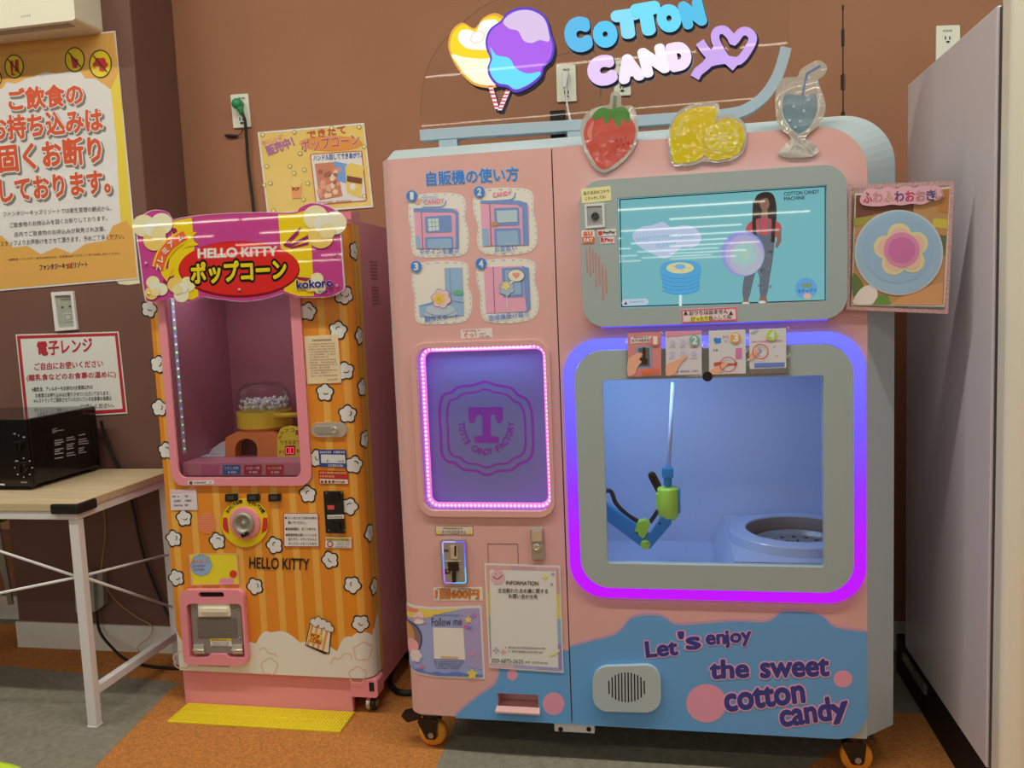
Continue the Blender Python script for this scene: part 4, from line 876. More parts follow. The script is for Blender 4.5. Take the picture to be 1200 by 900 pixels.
# grey shell: flares out behind the front panel, then runs straight back
def loop(x0, z0, x1, z1, rs, seg=10): return rpoly([(x0, z1), (x0, z0), (x1, z0), (x1, z1)], rs, seg)
L0 = loop(-.834, ZB_-.002, XR_+.003, ZT_+.003, [.01, .03, .006, .125]); L1 = loop(-.836, ZB_-.002, .617, 1.897, [.014, .03, .006, .14])
L2 = L1
b = B(); vs = []; 
for L_, y in ((L0, CF+.0135), (L0, CF+.02), (L1, 2.53), (L2, 3.16)): vs += [(p[0], y, p[1]) for p in L_]
n_ = len(L0); fs = [(r*n_+k, r*n_+(k+1) % n_, (r+1)*n_+(k+1) % n_, (r+1)*n_+k) for r in range(3) for k in range(n_)]; fs.append(tuple(range(3*n_, 4*n_)))
b.add(vs, fs, GREYP); b.holed(L0, [[(-.79, .135), (.40, .135), (.40, .42), (.506, .42), (.506, 1.79), (-.79, 1.79)]], CF+.0134, None, GREYP); SH = part(b, 'shell', t, 'grey outer shell', recalc=True)
# ---- window chamber
CHW = mat('chamber_white', ph(176, 178, 182), .3, coat=.2)
cx0, cx1, cz0, cz1, cy0, cy1 = -.30, .50, .50, 1.285, CF+.0135, 3.0
b = B()
b.box(cx0, cx1, cy1, cy1+.006, cz0, cz1, CHW); b.box(cx0, cx0+.005, cy0, cy1-.0005, cz0, cz1, CHW); b.box(cx1-.005, cx1, cy0, cy1-.0005, cz0, cz1, CHW); b.box(cx0+.0055, cx1-.0055, cy0, cy1-.0005, cz1-.005, cz1, CHW)
b.box(cx0+.0055, cx1-.0055, cy0, cy1-.0005, cz0, .54, CHW)
CH = part(b, 'candy_chamber', t, 'white inner chamber')
zt = .638; sx_, sy_ = .375, 2.715                        # raised block carrying the spinning head
b = B(); bo_ = [(.165, 2.46), (.165, cy1-.001), (cx1-.006, cy1-.001), (cx1-.006, 2.46)]
hole = [(min(sx_+.157*math.cos(2*PI*k/48), cx1-.008), sy_+.157*math.sin(2*PI*k/48)) for k in range(48)]
flat_ = bo_+hole; b.add([(x, y, zt) for x, y in flat_], tessellate_polygon([[Vector((x, y, 0)) for x, y in l] for l in (bo_, hole)]), CHW)
b.add([(.165, 2.46, zt), (.165, cy1-.001, zt), (cx1-.006, 2.46, zt), (.122, 2.46, .5405), (.122, cy1-.001, .5405), (cx1-.006, 2.46, .5405)], [(0, 3, 4, 1), (0, 2, 5, 3)], CHW)
part(b, 'spinner_block', CH)
def clipx(b):
    for v in b.v: v.x = min(v.x, cx1-.0065)
b = B(); b.lathe((sx_, sy_, zt+.0005), (sx_, sy_, zt+.05), [(.208, 0), (.208, .026), (.205, .029), (.160, .033), (.157, .031), (.157, .0)], CHW, 56); clipx(b); SR = part(b, 'spinner_ring', CH)
b = B(); b.lathe((sx_, sy_, .56), (sx_, sy_, .7), [(.1565, .105), (.1545, .06), (.150, .0)], mat('stained_metal', (.34, .31, .28), .4, .3), 48, smooth=True); b.lathe((sx_, sy_, .56), (sx_, sy_, .7), [(.1553, .066), (.1548, .0655), (.1543, .061), (.1545, .0605)], K(110, 80, 60), 48); clipx(b); part(b, 'spinner_rim', SR)
b = B(); b.lathe((sx_, sy_, .608), (sx_, sy_, .7), [(0, .012), (.080, .012), (.084, .008), (.118, .008), (.128, .022), (.131, .022), (.132, .0), (0, 0)], STEEL, 48); clipx(b); PL = part(b, 'spinner_plate', SR)
zt = .6105
b = B()
for k in range(12): a = k*PI/6; b.box(sx_+.075*math.cos(a)-.006, sx_+.075*math.cos(a)+.006, sy_+.075*math.sin(a)-.006, sy_+.075*math.sin(a)+.006, zt+.0097, zt+.0115, K(60, 44, 34))
for k in range(6): a = k*PI/3+.3; b.obox((sx_+.012*math.cos(a), sy_+.012*math.sin(a), zt+.0105), (sx_+.04*math.cos(a), sy_+.04*math.sin(a), zt+.0105), .006, .002, K(60, 44, 34))
part(b, 'sugar_stains', PL)
zt = .638
b = B(); b.box(cx0+.006, at(722, 560, 2.9).x-.03, 2.88, 2.9, at(722, 583, 2.9).z, at(722, 556, 2.9).z, CHW); part(b, 'arm_mount', CH)
# chamber lamp: cool LED bar along the top front
LB = mat('led_bar', (.5, .5, .5), .4, emit=raw(120, 160, 255), es=9)
b = B(); b.box(-.27, .02, 2.50, 2.52, 1.268, 1.2795, LB); part(b, 'led_bar', CH)
def lamp(name, loc, size, sy, W, col, rot):
    l = bpy.data.lights.new(name, 'AREA'); l.shape = 'RECTANGLE'; l.size = size; l.size_y = sy; l.energy = W; l.color = col
    o = bpy.data.objects.new(name, l); COL.objects.link(o); o.location = loc; o.rotation_euler = rot
lamp('chamber_led', (-.14, 2.56, 1.262), .28, .05, 1.4, (.47, .73, 1), (.35, -.15, 0))
# robot arm
AB = mat('arm_blue', ph(20, 122, 150), .35); AL = mat('arm_lime', ph(176, 204, 56), .35); AY = 2.66
b = B(AY); b.PP([(704, 583), (709, 589), (762, 628), (757, 643), (751, 641), (702, 604)], AY, AY+.03, AB); RA = part(b, 'robot_arm', CH, 'blue and lime robot arm', bev=.003)
b = B(AY); b.PP(rpoly([(751, 640), (775, 604), (786, 604), (787, 612), (762, 641)], 2), AY-.022, AY-.001, AB); part(b, 'upper_link', RA, bev=.002)
b = B(AY); b.PP(rpoly([(744, 621), (748, 611), (756, 609), (762, 613), (758, 624), (754, 631)], 2), AY-.012, AY+.024, AL); part(b, 'elbow_cover', RA, bev=.003)
q = at(756.5, 635.5, AY); b = B(); b.cyl((q.x, AY-.032, q.z), (q.x, AY-.0225, q.z), .015, AL); o = part(b, 'joint_cap', RA, bev=.003)
b = B()
for p in ((755, 632), (758.5, 637)): q = at(p[0], p[1], AY-.032); b.cyl((q.x, AY-.0325, q.z), (q.x, AY-.0335, q.z), .002, DARK, 8)
part(b, 'screws', o)
q = at(783, 580, AY-.01); q1 = at(783, 612, AY-.01); q0 = at(783, 572, AY-.01); rr = .034
b = B(); b.lathe((q.x, AY+.005, q1.z-.002), (q.x, AY+.005, q0.z), [(0, 0), (rr*.6, .006), (rr*.92, .02), (rr, .038), (rr, q0.z-q1.z-.006), (rr*.93, q0.z-q1.z), (rr*.4, q0.z-q1.z+.002), (0, q0.z-q1.z+.002)], AL, 28, smooth=True); HD = part(b, 'wrist_housing', RA, 'lime wrist housing')
b = B(); b.box(q.x+rr-.004, q.x+rr+.004, AY-.012, AY+.02, q1.z+.03, q0.z-.006, AB); b.box(q.x-rr-.004, q.x-rr+.003, AY-.01, AY+.02, q1.z+.04, q0.z-.02, AL); part(b, 'wrist_plate', RA, bev=.001)
zc_, zd_ = at(783, 548, AY).z, at(783, 559, AY).z
b = B(); b.cyl((q.x, AY+.005, q0.z+.0025), (q.x, AY+.005, zd_), .0125, AB); b.box(q.x-.018, q.x+.018, AY-.013, AY+.023, zd_, zc_, AB); part(b, 'stick_holder', RA, bev=.002)
s0, s1 = at(783.5, 549, AY+.005), at(788.5, 448, AY+.005)
b = B(); b.tube([tuple(s0), tuple(s1)], .0065, K(232, 226, 222), 12); part(b, 'paper_stick', RA, 'white paper stick')
b = B()
for pts in ([(708, 576), (716, 576), (722, 590), (735, 603), (750, 612)], [(762, 612), (770, 600), (776, 590)], [(776, 584), (766, 566), (762, 557), (766, 556), (774, 572)]): b.tube(smooth([P3(p[0], p[1], AY+.045) for p in pts], 5, False), .007, RUBBER, 8)
part(b, 'hose', RA)
b = B(AY-.0215)
for p in ((746.5, 624.5), ): b.P(ell(p[0], p[1], 1.3, 1.3, 10), DARK)
b.P(ell(773, 613.5, 1.4, 1.4, 10), DARK, 2)
part(b, 'screw', RA)
# grey door frame, LED ring, pane
go = [cz(p) for p in ((673.5, 411), (1000, 405), (1000, 695), (684, 689))]
GX0, GX1, GZ0, GZ1 = at(677, 550, CF-.02).x, at(1000.5, 550, CF-.02).x, at(840, 691.5, CF-.02).z, at(840, 407, CF-.02).z
WX0, WX1 = at(709, 555, CF-.02).x, at(965.5, 555, CF-.02).x; WZ0, WZ1 = at(838, 662.5, CF-.02).z, at(838, 442.5, CF-.02).z
gout = rpoly(rect(GX0, GZ0, GX1, GZ1), .085, 10); wout = rpoly(rect(WX0, WZ0, WX1, WZ1), .006)
b = B(); b.holed(gout, [wout], CF-.022, CF-.002, GREYD); GD = part(b, 'window_door', t, 'grey window door', bev=.004)
b = B(); b.holed(rpoly(rect(WX0-.008, WZ0-.008, WX1+.008, WZ1+.008), .004), [wout], CF-.0015, CF+.006, K(226, 224, 216)); part(b, 'window_lip', GD)
b = B(); b.box(WX0+.0005, WX1-.0005, CF-.0045, CF-.003, WZ0+.0005, WZ1-.0005, PANE); part(b, 'window_pane', GD)
RW = .034
LR = led('led_ring_light', [(0, (178, 20, 255)), (.25, (168, 30, 255)), (.42, (140, 50, 255)), (.62, (112, 84, 255)), (1, (112, 116, 255))], GZ0-RW, GZ1+RW, 1.25)
b = B(); b.holed(rpoly(rect(GX0-RW, GZ0-RW, GX1+RW, GZ1+RW), .105, 10), [rpoly(rect(GX0-.0015, GZ0-.0015, GX1+.0015, GZ1+.0015), .085, 10)], CF-.012, CF-.0005, LR); part(b, 'led_ring', t, 'blue to purple light ring', bev=.003)
b = B(); q = at(829, 441, CF-.022); b.cyl((q.x, CF-.0225, q.z), (q.x, CF-.03, q.z), .014, BLACK); part(b, 'door_sensor', GD)
# ---- screen unit
BX0, BX1, BZ0, BZ1 = -.2475, .4655, 1.338, 1.748
SX0, SX1 = at(725.3, 297, CF-.02).x, at(968, 285, CF-.02).x; SZ0, SZ1 = at(847, 357, CF-.02).z, at(847, 225, CF-.02).z
bez = [cz(p) for p in ((680.5, 213), (989, 190), (990.5, 371), (683, 386))]
b = B(); so = rect(SX0, SZ0, SX1, SZ1)
b.holed(rpoly(rect(BX0, BZ0, BX1, BZ1), .062, 10), [so], CF-.035, CF-.0005, GREYD); SB = part(b, 'screen_bezel', t, 'grey screen bezel', bev=.006)
SD = CF-.024
b = B(); b.box(SX0+.0005, SX1-.0005, SD, SD+.006, SZ0+.0005, SZ1-.0005, glow(110, 172, 178, 1.0)); SC = part(b, 'screen', SB, 'lit teal screen')
b = B(SD)
b.line([cz2 for cz2 in [(726.5, 234), (967, 218.5), (967, 352), (728.5, 359.5)]], 1.3, glow(20, 34, 40), 1, True)
b.text('COTTON CANDY', (919, 229.5), (960, 226.5), 4.2, glow(46, 56, 66), 1, .03); b.text('MACHINE', (919, 235), (943, 233.5), 4, glow(46, 56, 66), 1, .03)
# speech cloud
b.P(smooth([(741, 275), (752, 266), (764, 264), (777, 260), (786, 266), (800, 264), (812, 266), (821, 274), (820, 285), (811, 290), (800, 290), (790, 297), (778, 303), (762, 296), (748, 288)], 4), glow(172, 186, 212), 1)
b.text('SWEET COTTON CANDY', (745, 284), (815, 278.5), 5.5, glow(120, 172, 190), 2, .008); b.text('YUMMY!', (769, 291), (792, 288.5), 5.5, glow(120, 172, 190), 2, .008)
# layered cake of blue candy on a stick
b.P(rect(795.8, 345, 799, 358.5), glow(200, 220, 228), 1)
b.P(smooth([(773, 318), (778, 308), (797, 305), (816, 307), (822, 315), (820, 330), (819, 340), (808, 345), (790, 345), (778, 340), (776, 330)], 4), glow(80, 156, 200), 2)
for k in range(5): b.line(smooth([(776, 322+k*4.6), (788, 326+k*4.6), (806, 326+k*4.4), (820, 321+k*4.4)], 4, False), 1.0, glow(60, 140, 190), 3)
b.P(ell(797, 314, 16, 6.5, 28), glow(200, 196, 150), 4); b.P(ell(797, 312.5, 6.5, 3.2, 20), glow(110, 170, 205), 5)
for k in range(5): a = k*2*PI/5; b.P(ell(797+10*math.cos(a), 314+3.6*math.sin(a), 2.2, 1.2, 10), glow(214, 180, 120), 5)
# person shown on the screen: long dark hair, red top, grey patterned dungarees
SK, HR, RT_, JN = glow(130, 96, 84), glow(50, 40, 36), glow(176, 76, 84), glow(92, 100, 108)
b.P(smooth([(884, 236), (888, 228), (897, 225), (905, 227), (909, 236), (910, 250), (909, 268), (906, 285), (902, 276), (886, 276), (882, 272), (882, 254)], 4), HR, 1)
b.P(ell(896, 239, 5.6, 8, 24), SK, 2); b.P([(893, 245), (899, 245), (900, 256), (892, 256)], SK, 2)
b.P(smooth([(890, 236), (892, 231), (897, 229.5), (903, 232), (904, 240), (902, 233), (896, 232.5)], 3), HR, 3)
b.P(smooth([(877, 262), (889, 256), (901, 256), (914, 262), (915.5, 272), (910, 278), (880, 278), (874, 272)], 4), RT_, 2)
b.P([(909, 270), (915.5, 270), (915.5, 283), (911, 291), (908, 289), (910.5, 281)], SK, 2); b.P([(874, 270), (880, 270), (880, 280), (875, 282)], SK, 2)
b.P(smooth([(884, 272), (891, 275), (901, 275), (908, 271), (907, 290), (905, 308), (902, 325), (898.5, 346), (890.5, 345), (890, 326), (886, 318), (881, 336), (877, 350), (870.5, 348), (871, 330), (876, 312), (880, 294)], 3), JN, 3)
for k in range(46):
    x, y_ = random.uniform(872, 906), random.uniform(285, 344)
    if abs(x-(892-(y_-300)*.05)) < 13 and not (880 < x < 889 and y_ > 318): b.P(puff(x, y_, random.uniform(.8, 1.9), 5, .3, k), glow(*random.choice([(128, 136, 142), (66, 72, 80), (110, 118, 126)])), 4)
b.P([(889, 256), (891, 256), (892, 276), (890, 276)], JN, 4); b.P([(900, 256), (902, 256), (902, 276), (900, 276)], JN, 4)
b.P([(871, 349), (877, 350), (877, 356), (871, 356)], SK, 3); b.P([(891, 345), (898, 346), (899, 354), (889, 354)], SK, 3)
for q in ((874, 355.5), (893, 354)): b.P(ell(q[0], q[1], 4.5, 1.6, 14), glow(200, 196, 190), 4)
for gx in (884.5, 905.5): b.line([(gx, 236), (gx+(1 if gx > 890 else -1), 262), (gx, 284)], 4.5, HR, 5)
# ball of pastel candy
b.P(ell(870.5, 297.5, 25.5, 26.5, 44), glow(136, 142, 206), 6); b.P(ell(872.5, 299, 22.5, 24, 40), glow(164, 158, 196), 7); b.P(ell(874, 302, 19, 20, 36), glow(168, 172, 186), 8)
b.P(puff(872, 299, 14, 5, .18, .3), glow(150, 188, 184), 9); b.P(ell(873, 299, 6, 6, 20), glow(160, 190, 176), 10)
b.P(ell(944.5, 338, 12.8, 12.6, 32), glow(92, 150, 200), 1); b.P(rpoly([(939, 332), (951, 331.5), (951, 337), (939, 337.5)], 1), glow(110, 140, 110), 2); b.text('モチャデイ', (935, 344), (957, 342.5), 5, glow(50, 90, 140), 3, .03); b.P(ell(946, 347, 5, 3.5, 16), glow(200, 160, 140), 2)
b.P(rpoly([(728.5, 351), (759.5, 349.5), (760, 357), (729, 359)], 3.5), glow(176, 190, 204), 2); b.P([(731, 357), (733.5, 353), (735.5, 357)], glow(90, 50, 70), 3); b.scribble((738, 355), (756, 354), 1.8, glow(110, 130, 150), 3)
part(b, 'screen_picture', SC)
# bezel details
SBY = CF-.035
def bst(quad, col, Y=SBY, th=.0008, r=.5): b = B(Y); b.PP(rpoly(quad, r, 2), Y-th, Y+.0002, col); b.Y = Y-th; return b
def bsticker(b, name, label=None, par=t): return part(b, name, par, label)
b = bst([(681, 221.5), (715.5, 218), (716.5, 235), (682, 238.5)], K(214, 202, 140)); b.text('電子決済のコチラ', (684, 229), (714, 226), 4.4, K(60, 50, 40), 1, .004); b.text('にタッチしてね！', (686, 235), (710, 232.5), 4, K(60, 50, 40), 1, .004); bsticker(b, 'note_sticker', 'yellow handwritten note', SB)
b = B(SBY); b.PP([(685, 239.5), (708, 238), (709, 266), (686, 268)], SBY-.003, SBY, K(204, 200, 188), holes=[[(687.5, 242), (705.5, 241), (706.5, 263.5), (688.5, 265)]]); CR = part(b, 'scanner_frame', SB)
b = B(SBY); b.PP([(687.5, 242), (705.5, 241), (706.5, 263.5), (688.5, 265)], SBY-.001, SBY, K(140, 140, 136)); q = at(697.5, 253.5, SBY); b.cyl((q.x, SBY-.0012, q.z), (q.x, SBY-.004, q.z), .011, BLKGLOSS); part(b, 'scanner_lens', SB)
b = bst([(681, 270), (696.5, 269), (697.5, 285.5), (682, 286.5)], K(218, 206, 190), r=2); b.P(rpoly([(682, 277.5), (696.7, 277), (697, 285), (682.5, 286)], 1.5), K(196, 90, 40), 1); b.text('au', (684, 276.3), (694, 275.6), 4.6, K(206, 90, 40), 1, .03); b.text('PAY', (684.5, 284), (695, 283.3), 4.6, WT, 2, .04); bsticker(b, 'payment_sticker', None, SB)
b = bst([(700, 269.5), (722, 268), (722.5, 276), (700.5, 277.5)], K(216, 206, 194)); b.P(rpoly([(701, 271), (705.8, 270.6), (706, 275.5), (701.2, 276)], 1), K(200, 50, 50), 1); b.text('PayPay', (707, 275), (721, 274), 3.8, K(60, 40, 40), 1, .03); bsticker(b, 'payment_sticker', None, SB)
b = bst([(703, 278.5), (720, 277.4), (720.5, 285), (703.5, 286)], K(216, 206, 194)); b.text('R', (704.5, 284), (708, 283.8), 5, K(190, 40, 50), 1, .05); b.text('Pay', (709, 284.2), (719, 283.4), 5, K(190, 40, 50), 1, .03); bsticker(b, 'payment_sticker', None, SB)
b = B(SBY)
for x, y0, y1 in ((687.5, 292, 319), (691, 288, 324), (694.5, 292, 320), (698, 296, 337), (701.8, 300, 334), (706, 309, 352), (710, 316, 344)): b.line([(x, y0), (x+.8, y1)], 1.6, K(176, 120, 110), 1)
part(b, 'bezel_slots', SB)
b = bst([(798, 363), (863.5, 359.5), (864.5, 375.5), (799, 379)], K(224, 200, 190)); b.line([(799, 364), (862.5, 360.6), (863.5, 374.6), (800, 378)], 1.6, K(206, 90, 120), 1, True)
for xx in (803.5, 856.5): b.P([(xx-2.6, 369), (xx+2.6, 368.8), (xx, 364.3)], K(60, 50, 40), 2)
b.text('おつりは出ません', (808, 369.5), (853, 367), 5, K(40, 34, 34), 2, .02); b.P([(809, 371.5), (831, 370.5), (831, 376), (809, 377)], K(222, 214, 80), 2); b.text('ぴったり投入してね', (810, 376.5), (857, 373.5), 5, K(60, 50, 50), 3, .012); bsticker(b, 'change_sticker', 'pink-bordered note sticker', SB)
b = B(); b.box(BX0+.05, BX1-.05, CF-.03, CF-.002, BZ0-.0035, BZ0-.0005, led('bezel_led', [(0, (100, 90, 255)), (1, (100, 90, 255))], 0, 1, 1.1)); part(b, 'bezel_led', SB)
# four taped instruction cards in a clear sleeve
KY_ = CF-.0255
b = B(KY_); b.PP([(733, 389.5), (925, 383), (926, 438.5), (734, 443.5)], KY_-.0008, KY_, SLEEVE); SLV = part(b, 'card_sleeve', t, 'clear sleeve')
def card(quad, col, no, nc, npos, lab):
    b = B(KY_-.001); b.PP(quad, KY_-.0018, KY_-.001, col); b.Y = KY_-.0018; b.P(ell(npos[0], npos[1], 6.2, 6.4, 24), K(*nc), 6); b.text(no, (npos[0]-(1.3 if no == '1' else 2.6), npos[1]+4), (npos[0]+(1.3 if no == '1' else 2.6), npos[1]+4), 8.6, WT, 7, .05); return b
SKN = K(216, 158, 126)
b = card([(735.5, 390), (774.5, 388.5), (775, 440), (736, 442)], K(196, 120, 116), '1', (206, 106, 110), (768, 399), 'a')
b.P([(739, 395), (764, 393.6), (764, 401), (739, 402.6)], K(214, 196, 186), 1); b.text('おつりは出ません', (740.5, 401), (763, 400), 3.6, BKI, 2, .02); b.scribble((743, 396.5), (761, 395.8), 1.6, BKI, 2); b.P([(744.5, 406), (764, 405), (764.5, 431), (745.5, 432)], K(130, 140, 160), 1); b.P([(748, 408), (761, 407.5), (761.5, 429), (748.5, 429.5)], K(92, 84, 76), 2); b.P(rect(753, 407, 756.5, 420), BKI, 3); b.P(rect(750, 420, 759, 427), BKI, 3)
b.P(smooth([(736, 422), (744, 415), (750, 413), (753, 416), (749, 421), (752, 424), (747, 430), (744, 438), (736, 440)], 4), SKN, 4); b.text('600円', (752, 439), (772, 438), 6, K(216, 110, 50), 4, .05); bsticker(b, 'instruction_card', 'pink card numbered 1', SLV)
b = card([(780, 388.4), (822, 387), (822.5, 438.5), (780.5, 440)], K(206, 196, 194), '2', (110, 160, 150), (814, 399), 'b')
b.P([(781, 389), (821.5, 387.6), (821.6, 391), (781, 395)], K(206, 130, 150), 1)
for r in range(2):
    for k in range(3): b.P(ell(788+k*12.5, 402+r*13-k*.4, 3.4, 3.4, 14), K(176, 172, 184), 1); b.scribble((784+k*12.5, 408+r*13), (792+k*12.5, 407.8+r*13), 1.4, K(120, 110, 110), 1)
b.scribble((790, 436.5), (818, 435.6), 2, K(120, 90, 140), 1)
b.P(smooth([(780.5, 428), (788, 424), (797, 420), (804, 415), (806, 417), (800, 423), (796, 428), (793, 434), (790, 439), (781, 439.5)], 4), SKN, 4); bsticker(b, 'instruction_card', 'white card numbered 2', SLV)
b = card([(830.5, 387.6), (873.5, 386), (874, 437.5), (831, 439)], K(212, 206, 200), '3', (216, 150, 60), (862, 396), 'c')
b.P([(836, 398), (839, 394.5), (839, 396.5), (845, 396), (845, 402), (839, 402.4), (839, 404)], K(60, 130, 200), 1); b.scribble((847, 396), (856, 395.5), 2.6, K(190, 110, 150), 1); b.scribble((847, 401), (853, 400.7), 2, K(190, 110, 150), 1); b.P([(862, 408), (869.5, 407.6), (869.5, 420), (862, 420.5)], K(190, 110, 150), 1); b.scribble((836, 412), (843, 411), 3, K(120, 110, 120), 1)
b.P([(836, 425), (842, 424), (860, 426), (864, 424), (864, 428), (842, 429), (837, 429)], K(180, 80, 60), 1); b.P(smooth([(832, 434), (842, 428), (850, 424.5), (853, 426.5), (847, 432), (842, 438), (832, 438.5)], 4), SKN, 4); b.line(ell(853, 427, 9.5, 8.5, 24), 1, K(190, 50, 40), 5, True); bsticker(b, 'instruction_card', 'white card numbered 3', SLV)
b = card([(878, 386), (921, 384.4), (921.6, 437), (878.6, 438.4)], K(214, 208, 202), '4', (160, 190, 70), (904.5, 393), 'd')
b.scribble((881, 401.5), (918, 400), 2, K(196, 110, 140), 1); b.P([(878.2, 391), (884, 387), (890, 387), (884, 392)], K(150, 160, 170), 1); b.P([(884, 425.5), (919.5, 424.5), (919.5, 430), (884, 431)], K(96, 116, 176), 1); b.P([(878.5, 432.5), (921.5, 431), (921.6, 437), (878.6, 438.4)], K(110, 100, 96), 1)
b.P(puff(890, 411, 3, 5), K(130, 150, 200), 1); b.scribble((906, 408), (913, 407.5), 3, K(196, 130, 170), 1); b.scribble((888, 418), (893, 418), 1.6, K(196, 90, 120), 1); b.scribble((908, 418), (913, 418), 1.6, K(196, 90, 120), 1)
b.P(smooth([(878.4, 416), (884, 411), (888, 409), (890, 412), (886, 416), (882, 421), (878.4, 422)], 4), SKN, 4); b.line(ell(891, 412, 9, 8.6, 24), 1.1, K(200, 70, 60), 5, True); bsticker(b, 'instruction_card', 'white card numbered 4', SLV)
# ---- left door details
b = B(CF); b.holed(rpoly(rect(LWX0-.017, LWZ0-.019, LWX1+.013, LWZ1+.017), .05, 8), [lwi], CF-.010, CF-.0005, PKC); LF = part(b, 'display_frame', t, 'pink display frame', bev=.004)
b = B(); e_ = .004
LVM = mat('display_back', ph(130, 140, 176), .5)
b.holed(rpoly(rect(LWX0-e_, LWZ0-e_, LWX1+e_, LWZ1+e_), .035), [rpoly(rect(LWX0+.0005, LWZ0+.0005, LWX1-.0005, LWZ1-.0005), .035)], CF+.0125, CF+.075, LVM); b.box(LWX0-.004, LWX1+.004, CF+.0755, CF+.08, LWZ0-.004, LWZ1+.004, LVM); BXX = part(b, 'display_recess', LF, 'lavender lit recess')
bk = CF+.0755
b = B(bk); PUR = K(150, 66, 176); y1, y2 = 330, 490; S5 = lambda pts: [(440+x/5, (330 if f == 1 else 490)+y/5) for x, y, f in pts]
bo = S5([(640, 587, 1), (700, 605, 1), (760, 615, 1), (800, 628, 1), (838, 665, 1), (885, 690, 1), (912, 750, 1), (920, 820, 1), (922, 60, 2), (922, 190, 2), (895, 245, 2), (840, 270, 2), (795, 303, 2), (720, 310, 2), (655, 333, 2), (590, 310, 2), (515, 300, 2), (470, 265, 2), (415, 248, 2), (388, 195, 2), (382, 60, 2), (378, 820, 1), (380, 720, 1), (400, 665, 1), (445, 650, 1), (490, 617, 1), (575, 607, 1)])
b.line(smooth(bo, 4), 3.0, PUR, 1, True); cb = Vector((570, 503)); bi = [tuple(cb+(Vector(p)-cb)*(.84 if True else 1)) for p in bo]; b.line(smooth(bi, 4), 2.4, PUR, 1, True)
tt = [(549, 477.5), (589, 477), (589.5, 492), (587, 496), (583, 496), (581, 491), (580, 486), (576, 486), (575, 489), (575.5, 509), (577, 511), (583, 511.5), (585, 514), (584.5, 518), (582, 519.5), (557, 519), (555.5, 516), (556, 512), (558, 511), (564, 511), (565.5, 509), (565, 488), (563, 486), (559, 486), (557.5, 490), (556, 495.5), (551, 496), (549, 492)]
b.P(tt, PUR, 1)
for k, ch in enumerate('TOTTI CANDY FACTORY'):
    if ch == ' ': continue
    a = PI-PI*(k+.2)/18.4; p = Vector((570+32.5*math.cos(a), 496+37*math.sin(a))); dv_ = Vector((32.5*math.sin(a), -37*math.cos(a))).normalized(); o_ = dv_*2.5
    o_ = o_*(.35 if ch == 'I' else 1); b.text(ch, tuple(p-o_), tuple(p+o_), 7, PUR, 1, .045)
part(b, 'display_emblem', BXX, 'purple emblem lettering')
b = B(); ring = [(x, z) for x, z in rpoly(rect(LWX0+.0065, LWZ0+.0065, LWX1-.0065, LWZ1-.0065), .03, 8)]
PKL = glow(255, 150, 225, 3.2); ln = 0; pts = []
for i in range(len(ring)):
    a, c = Vector(ring[i]), Vector(ring[(i+1) % len(ring)]); L_ = (c-a).length; k = math.ceil(ln/.0125)*.0125-ln if ln else 0
    while k < L_: p = a.lerp(c, k/L_) if L_ > 1e-6 else a; pts.append(p); k += .0125
    ln += L_
STR = mat('led_strip', (.8, .6, .75), .5, emit=raw(255, 100, 200), es=.8)
b.tube([(p[0], CF+.040, p[1]) for p in ring], .0085, STR, 8, True)
for p in pts: b.ball((p.x, CF+.033, p.y), .0042, PKL, 8, 5)
part(b, 'led_strip', LF, 'pink light strip')
lamp('display_glow', ((LWX0+LWX1)/2, CF+.03, LWZ1-.006), .3, .03, .3, (.4, .45, 1), (0, 0, 0))
b = B(); b.box(LWX0+.0006, LWX1-.0006, CF-.001, CF+.0005, LWZ0+.0006, LWZ1-.0006, PANE) if False else b.holed(rpoly(rect(LWX0+.0006, LWZ0+.0006, LWX1-.0006, LWZ1-.0006), .0345), [], CF-.001, CF+.0005, PANE); part(b, 'display_pane', LF)
BLU = K(56, 116, 180)
b = B(CF); b.text('自販機の使い方', (500.5, 218), (608, 211.5), 16.5, K(222, 222, 222), 1, .06); b.text('自販機の使い方', (500.5, 218), (608, 211.5), 16.5, BLU, 2, .028); part(b, 'heading_lettering', LD, 'blue heading lettering')
def howto(pts, no, npos, cap, c0, c1):
    b = B(CF); o = smooth(pts, 5); b.PP(o, CF-.0009, CF-.0001, K(226, 216, 196)); b.Y = CF-.0009; c = sum([Vector(p) for p in o], Vector((0, 0)))/len(o)
    ii = [c+(Vector(p)-c)*.955 for p in o]
    for k in range(0, len(ii)-1, 2): b.line([ii[k], ii[k].lerp(ii[k+1], .75)], .7, K(130, 150, 180), 1)
    b.P(ell(npos[0], npos[1], 6.4, 6.6, 26), BLU, 6); b.text(no, (npos[0]-(1.1 if no == '1' else 2.2), npos[1]+4), (npos[0]+(1.1 if no == '1' else 2.2), npos[1]+4), 8, WT, 7, .05)
    b.text(cap, c0, c1, 6.6, BLU, 5, .012); return b
PKM, BLM, LBL = K(214, 150, 166), K(110, 134, 176), K(160, 190, 214)
b = howto([(480, 232), (490, 228), (520, 226), (541, 229), (546, 240), (545, 255), (549, 270), (549, 290), (543, 299), (520, 301.5), (496, 302), (485, 298), (482, 285), (482, 270), (479, 255)], '1', (483, 229.7), 'デザインを選ぶ', (492, 299), (538, 296.5))
b.text('COTTON', (494, 235), (513, 233.5), 4, K(150, 170, 190), 2, .02); b.text('CANDY', (497, 240), (521, 237.5), 5, K(214, 120, 140), 2, .03); b.P(heart(489.5, 236, 4.5), K(222, 160, 150), 2); b.line(smooth([(495, 243), (515, 242.5), (521, 240), (523, 235)], 4, False), 1.3, BLM, 2)
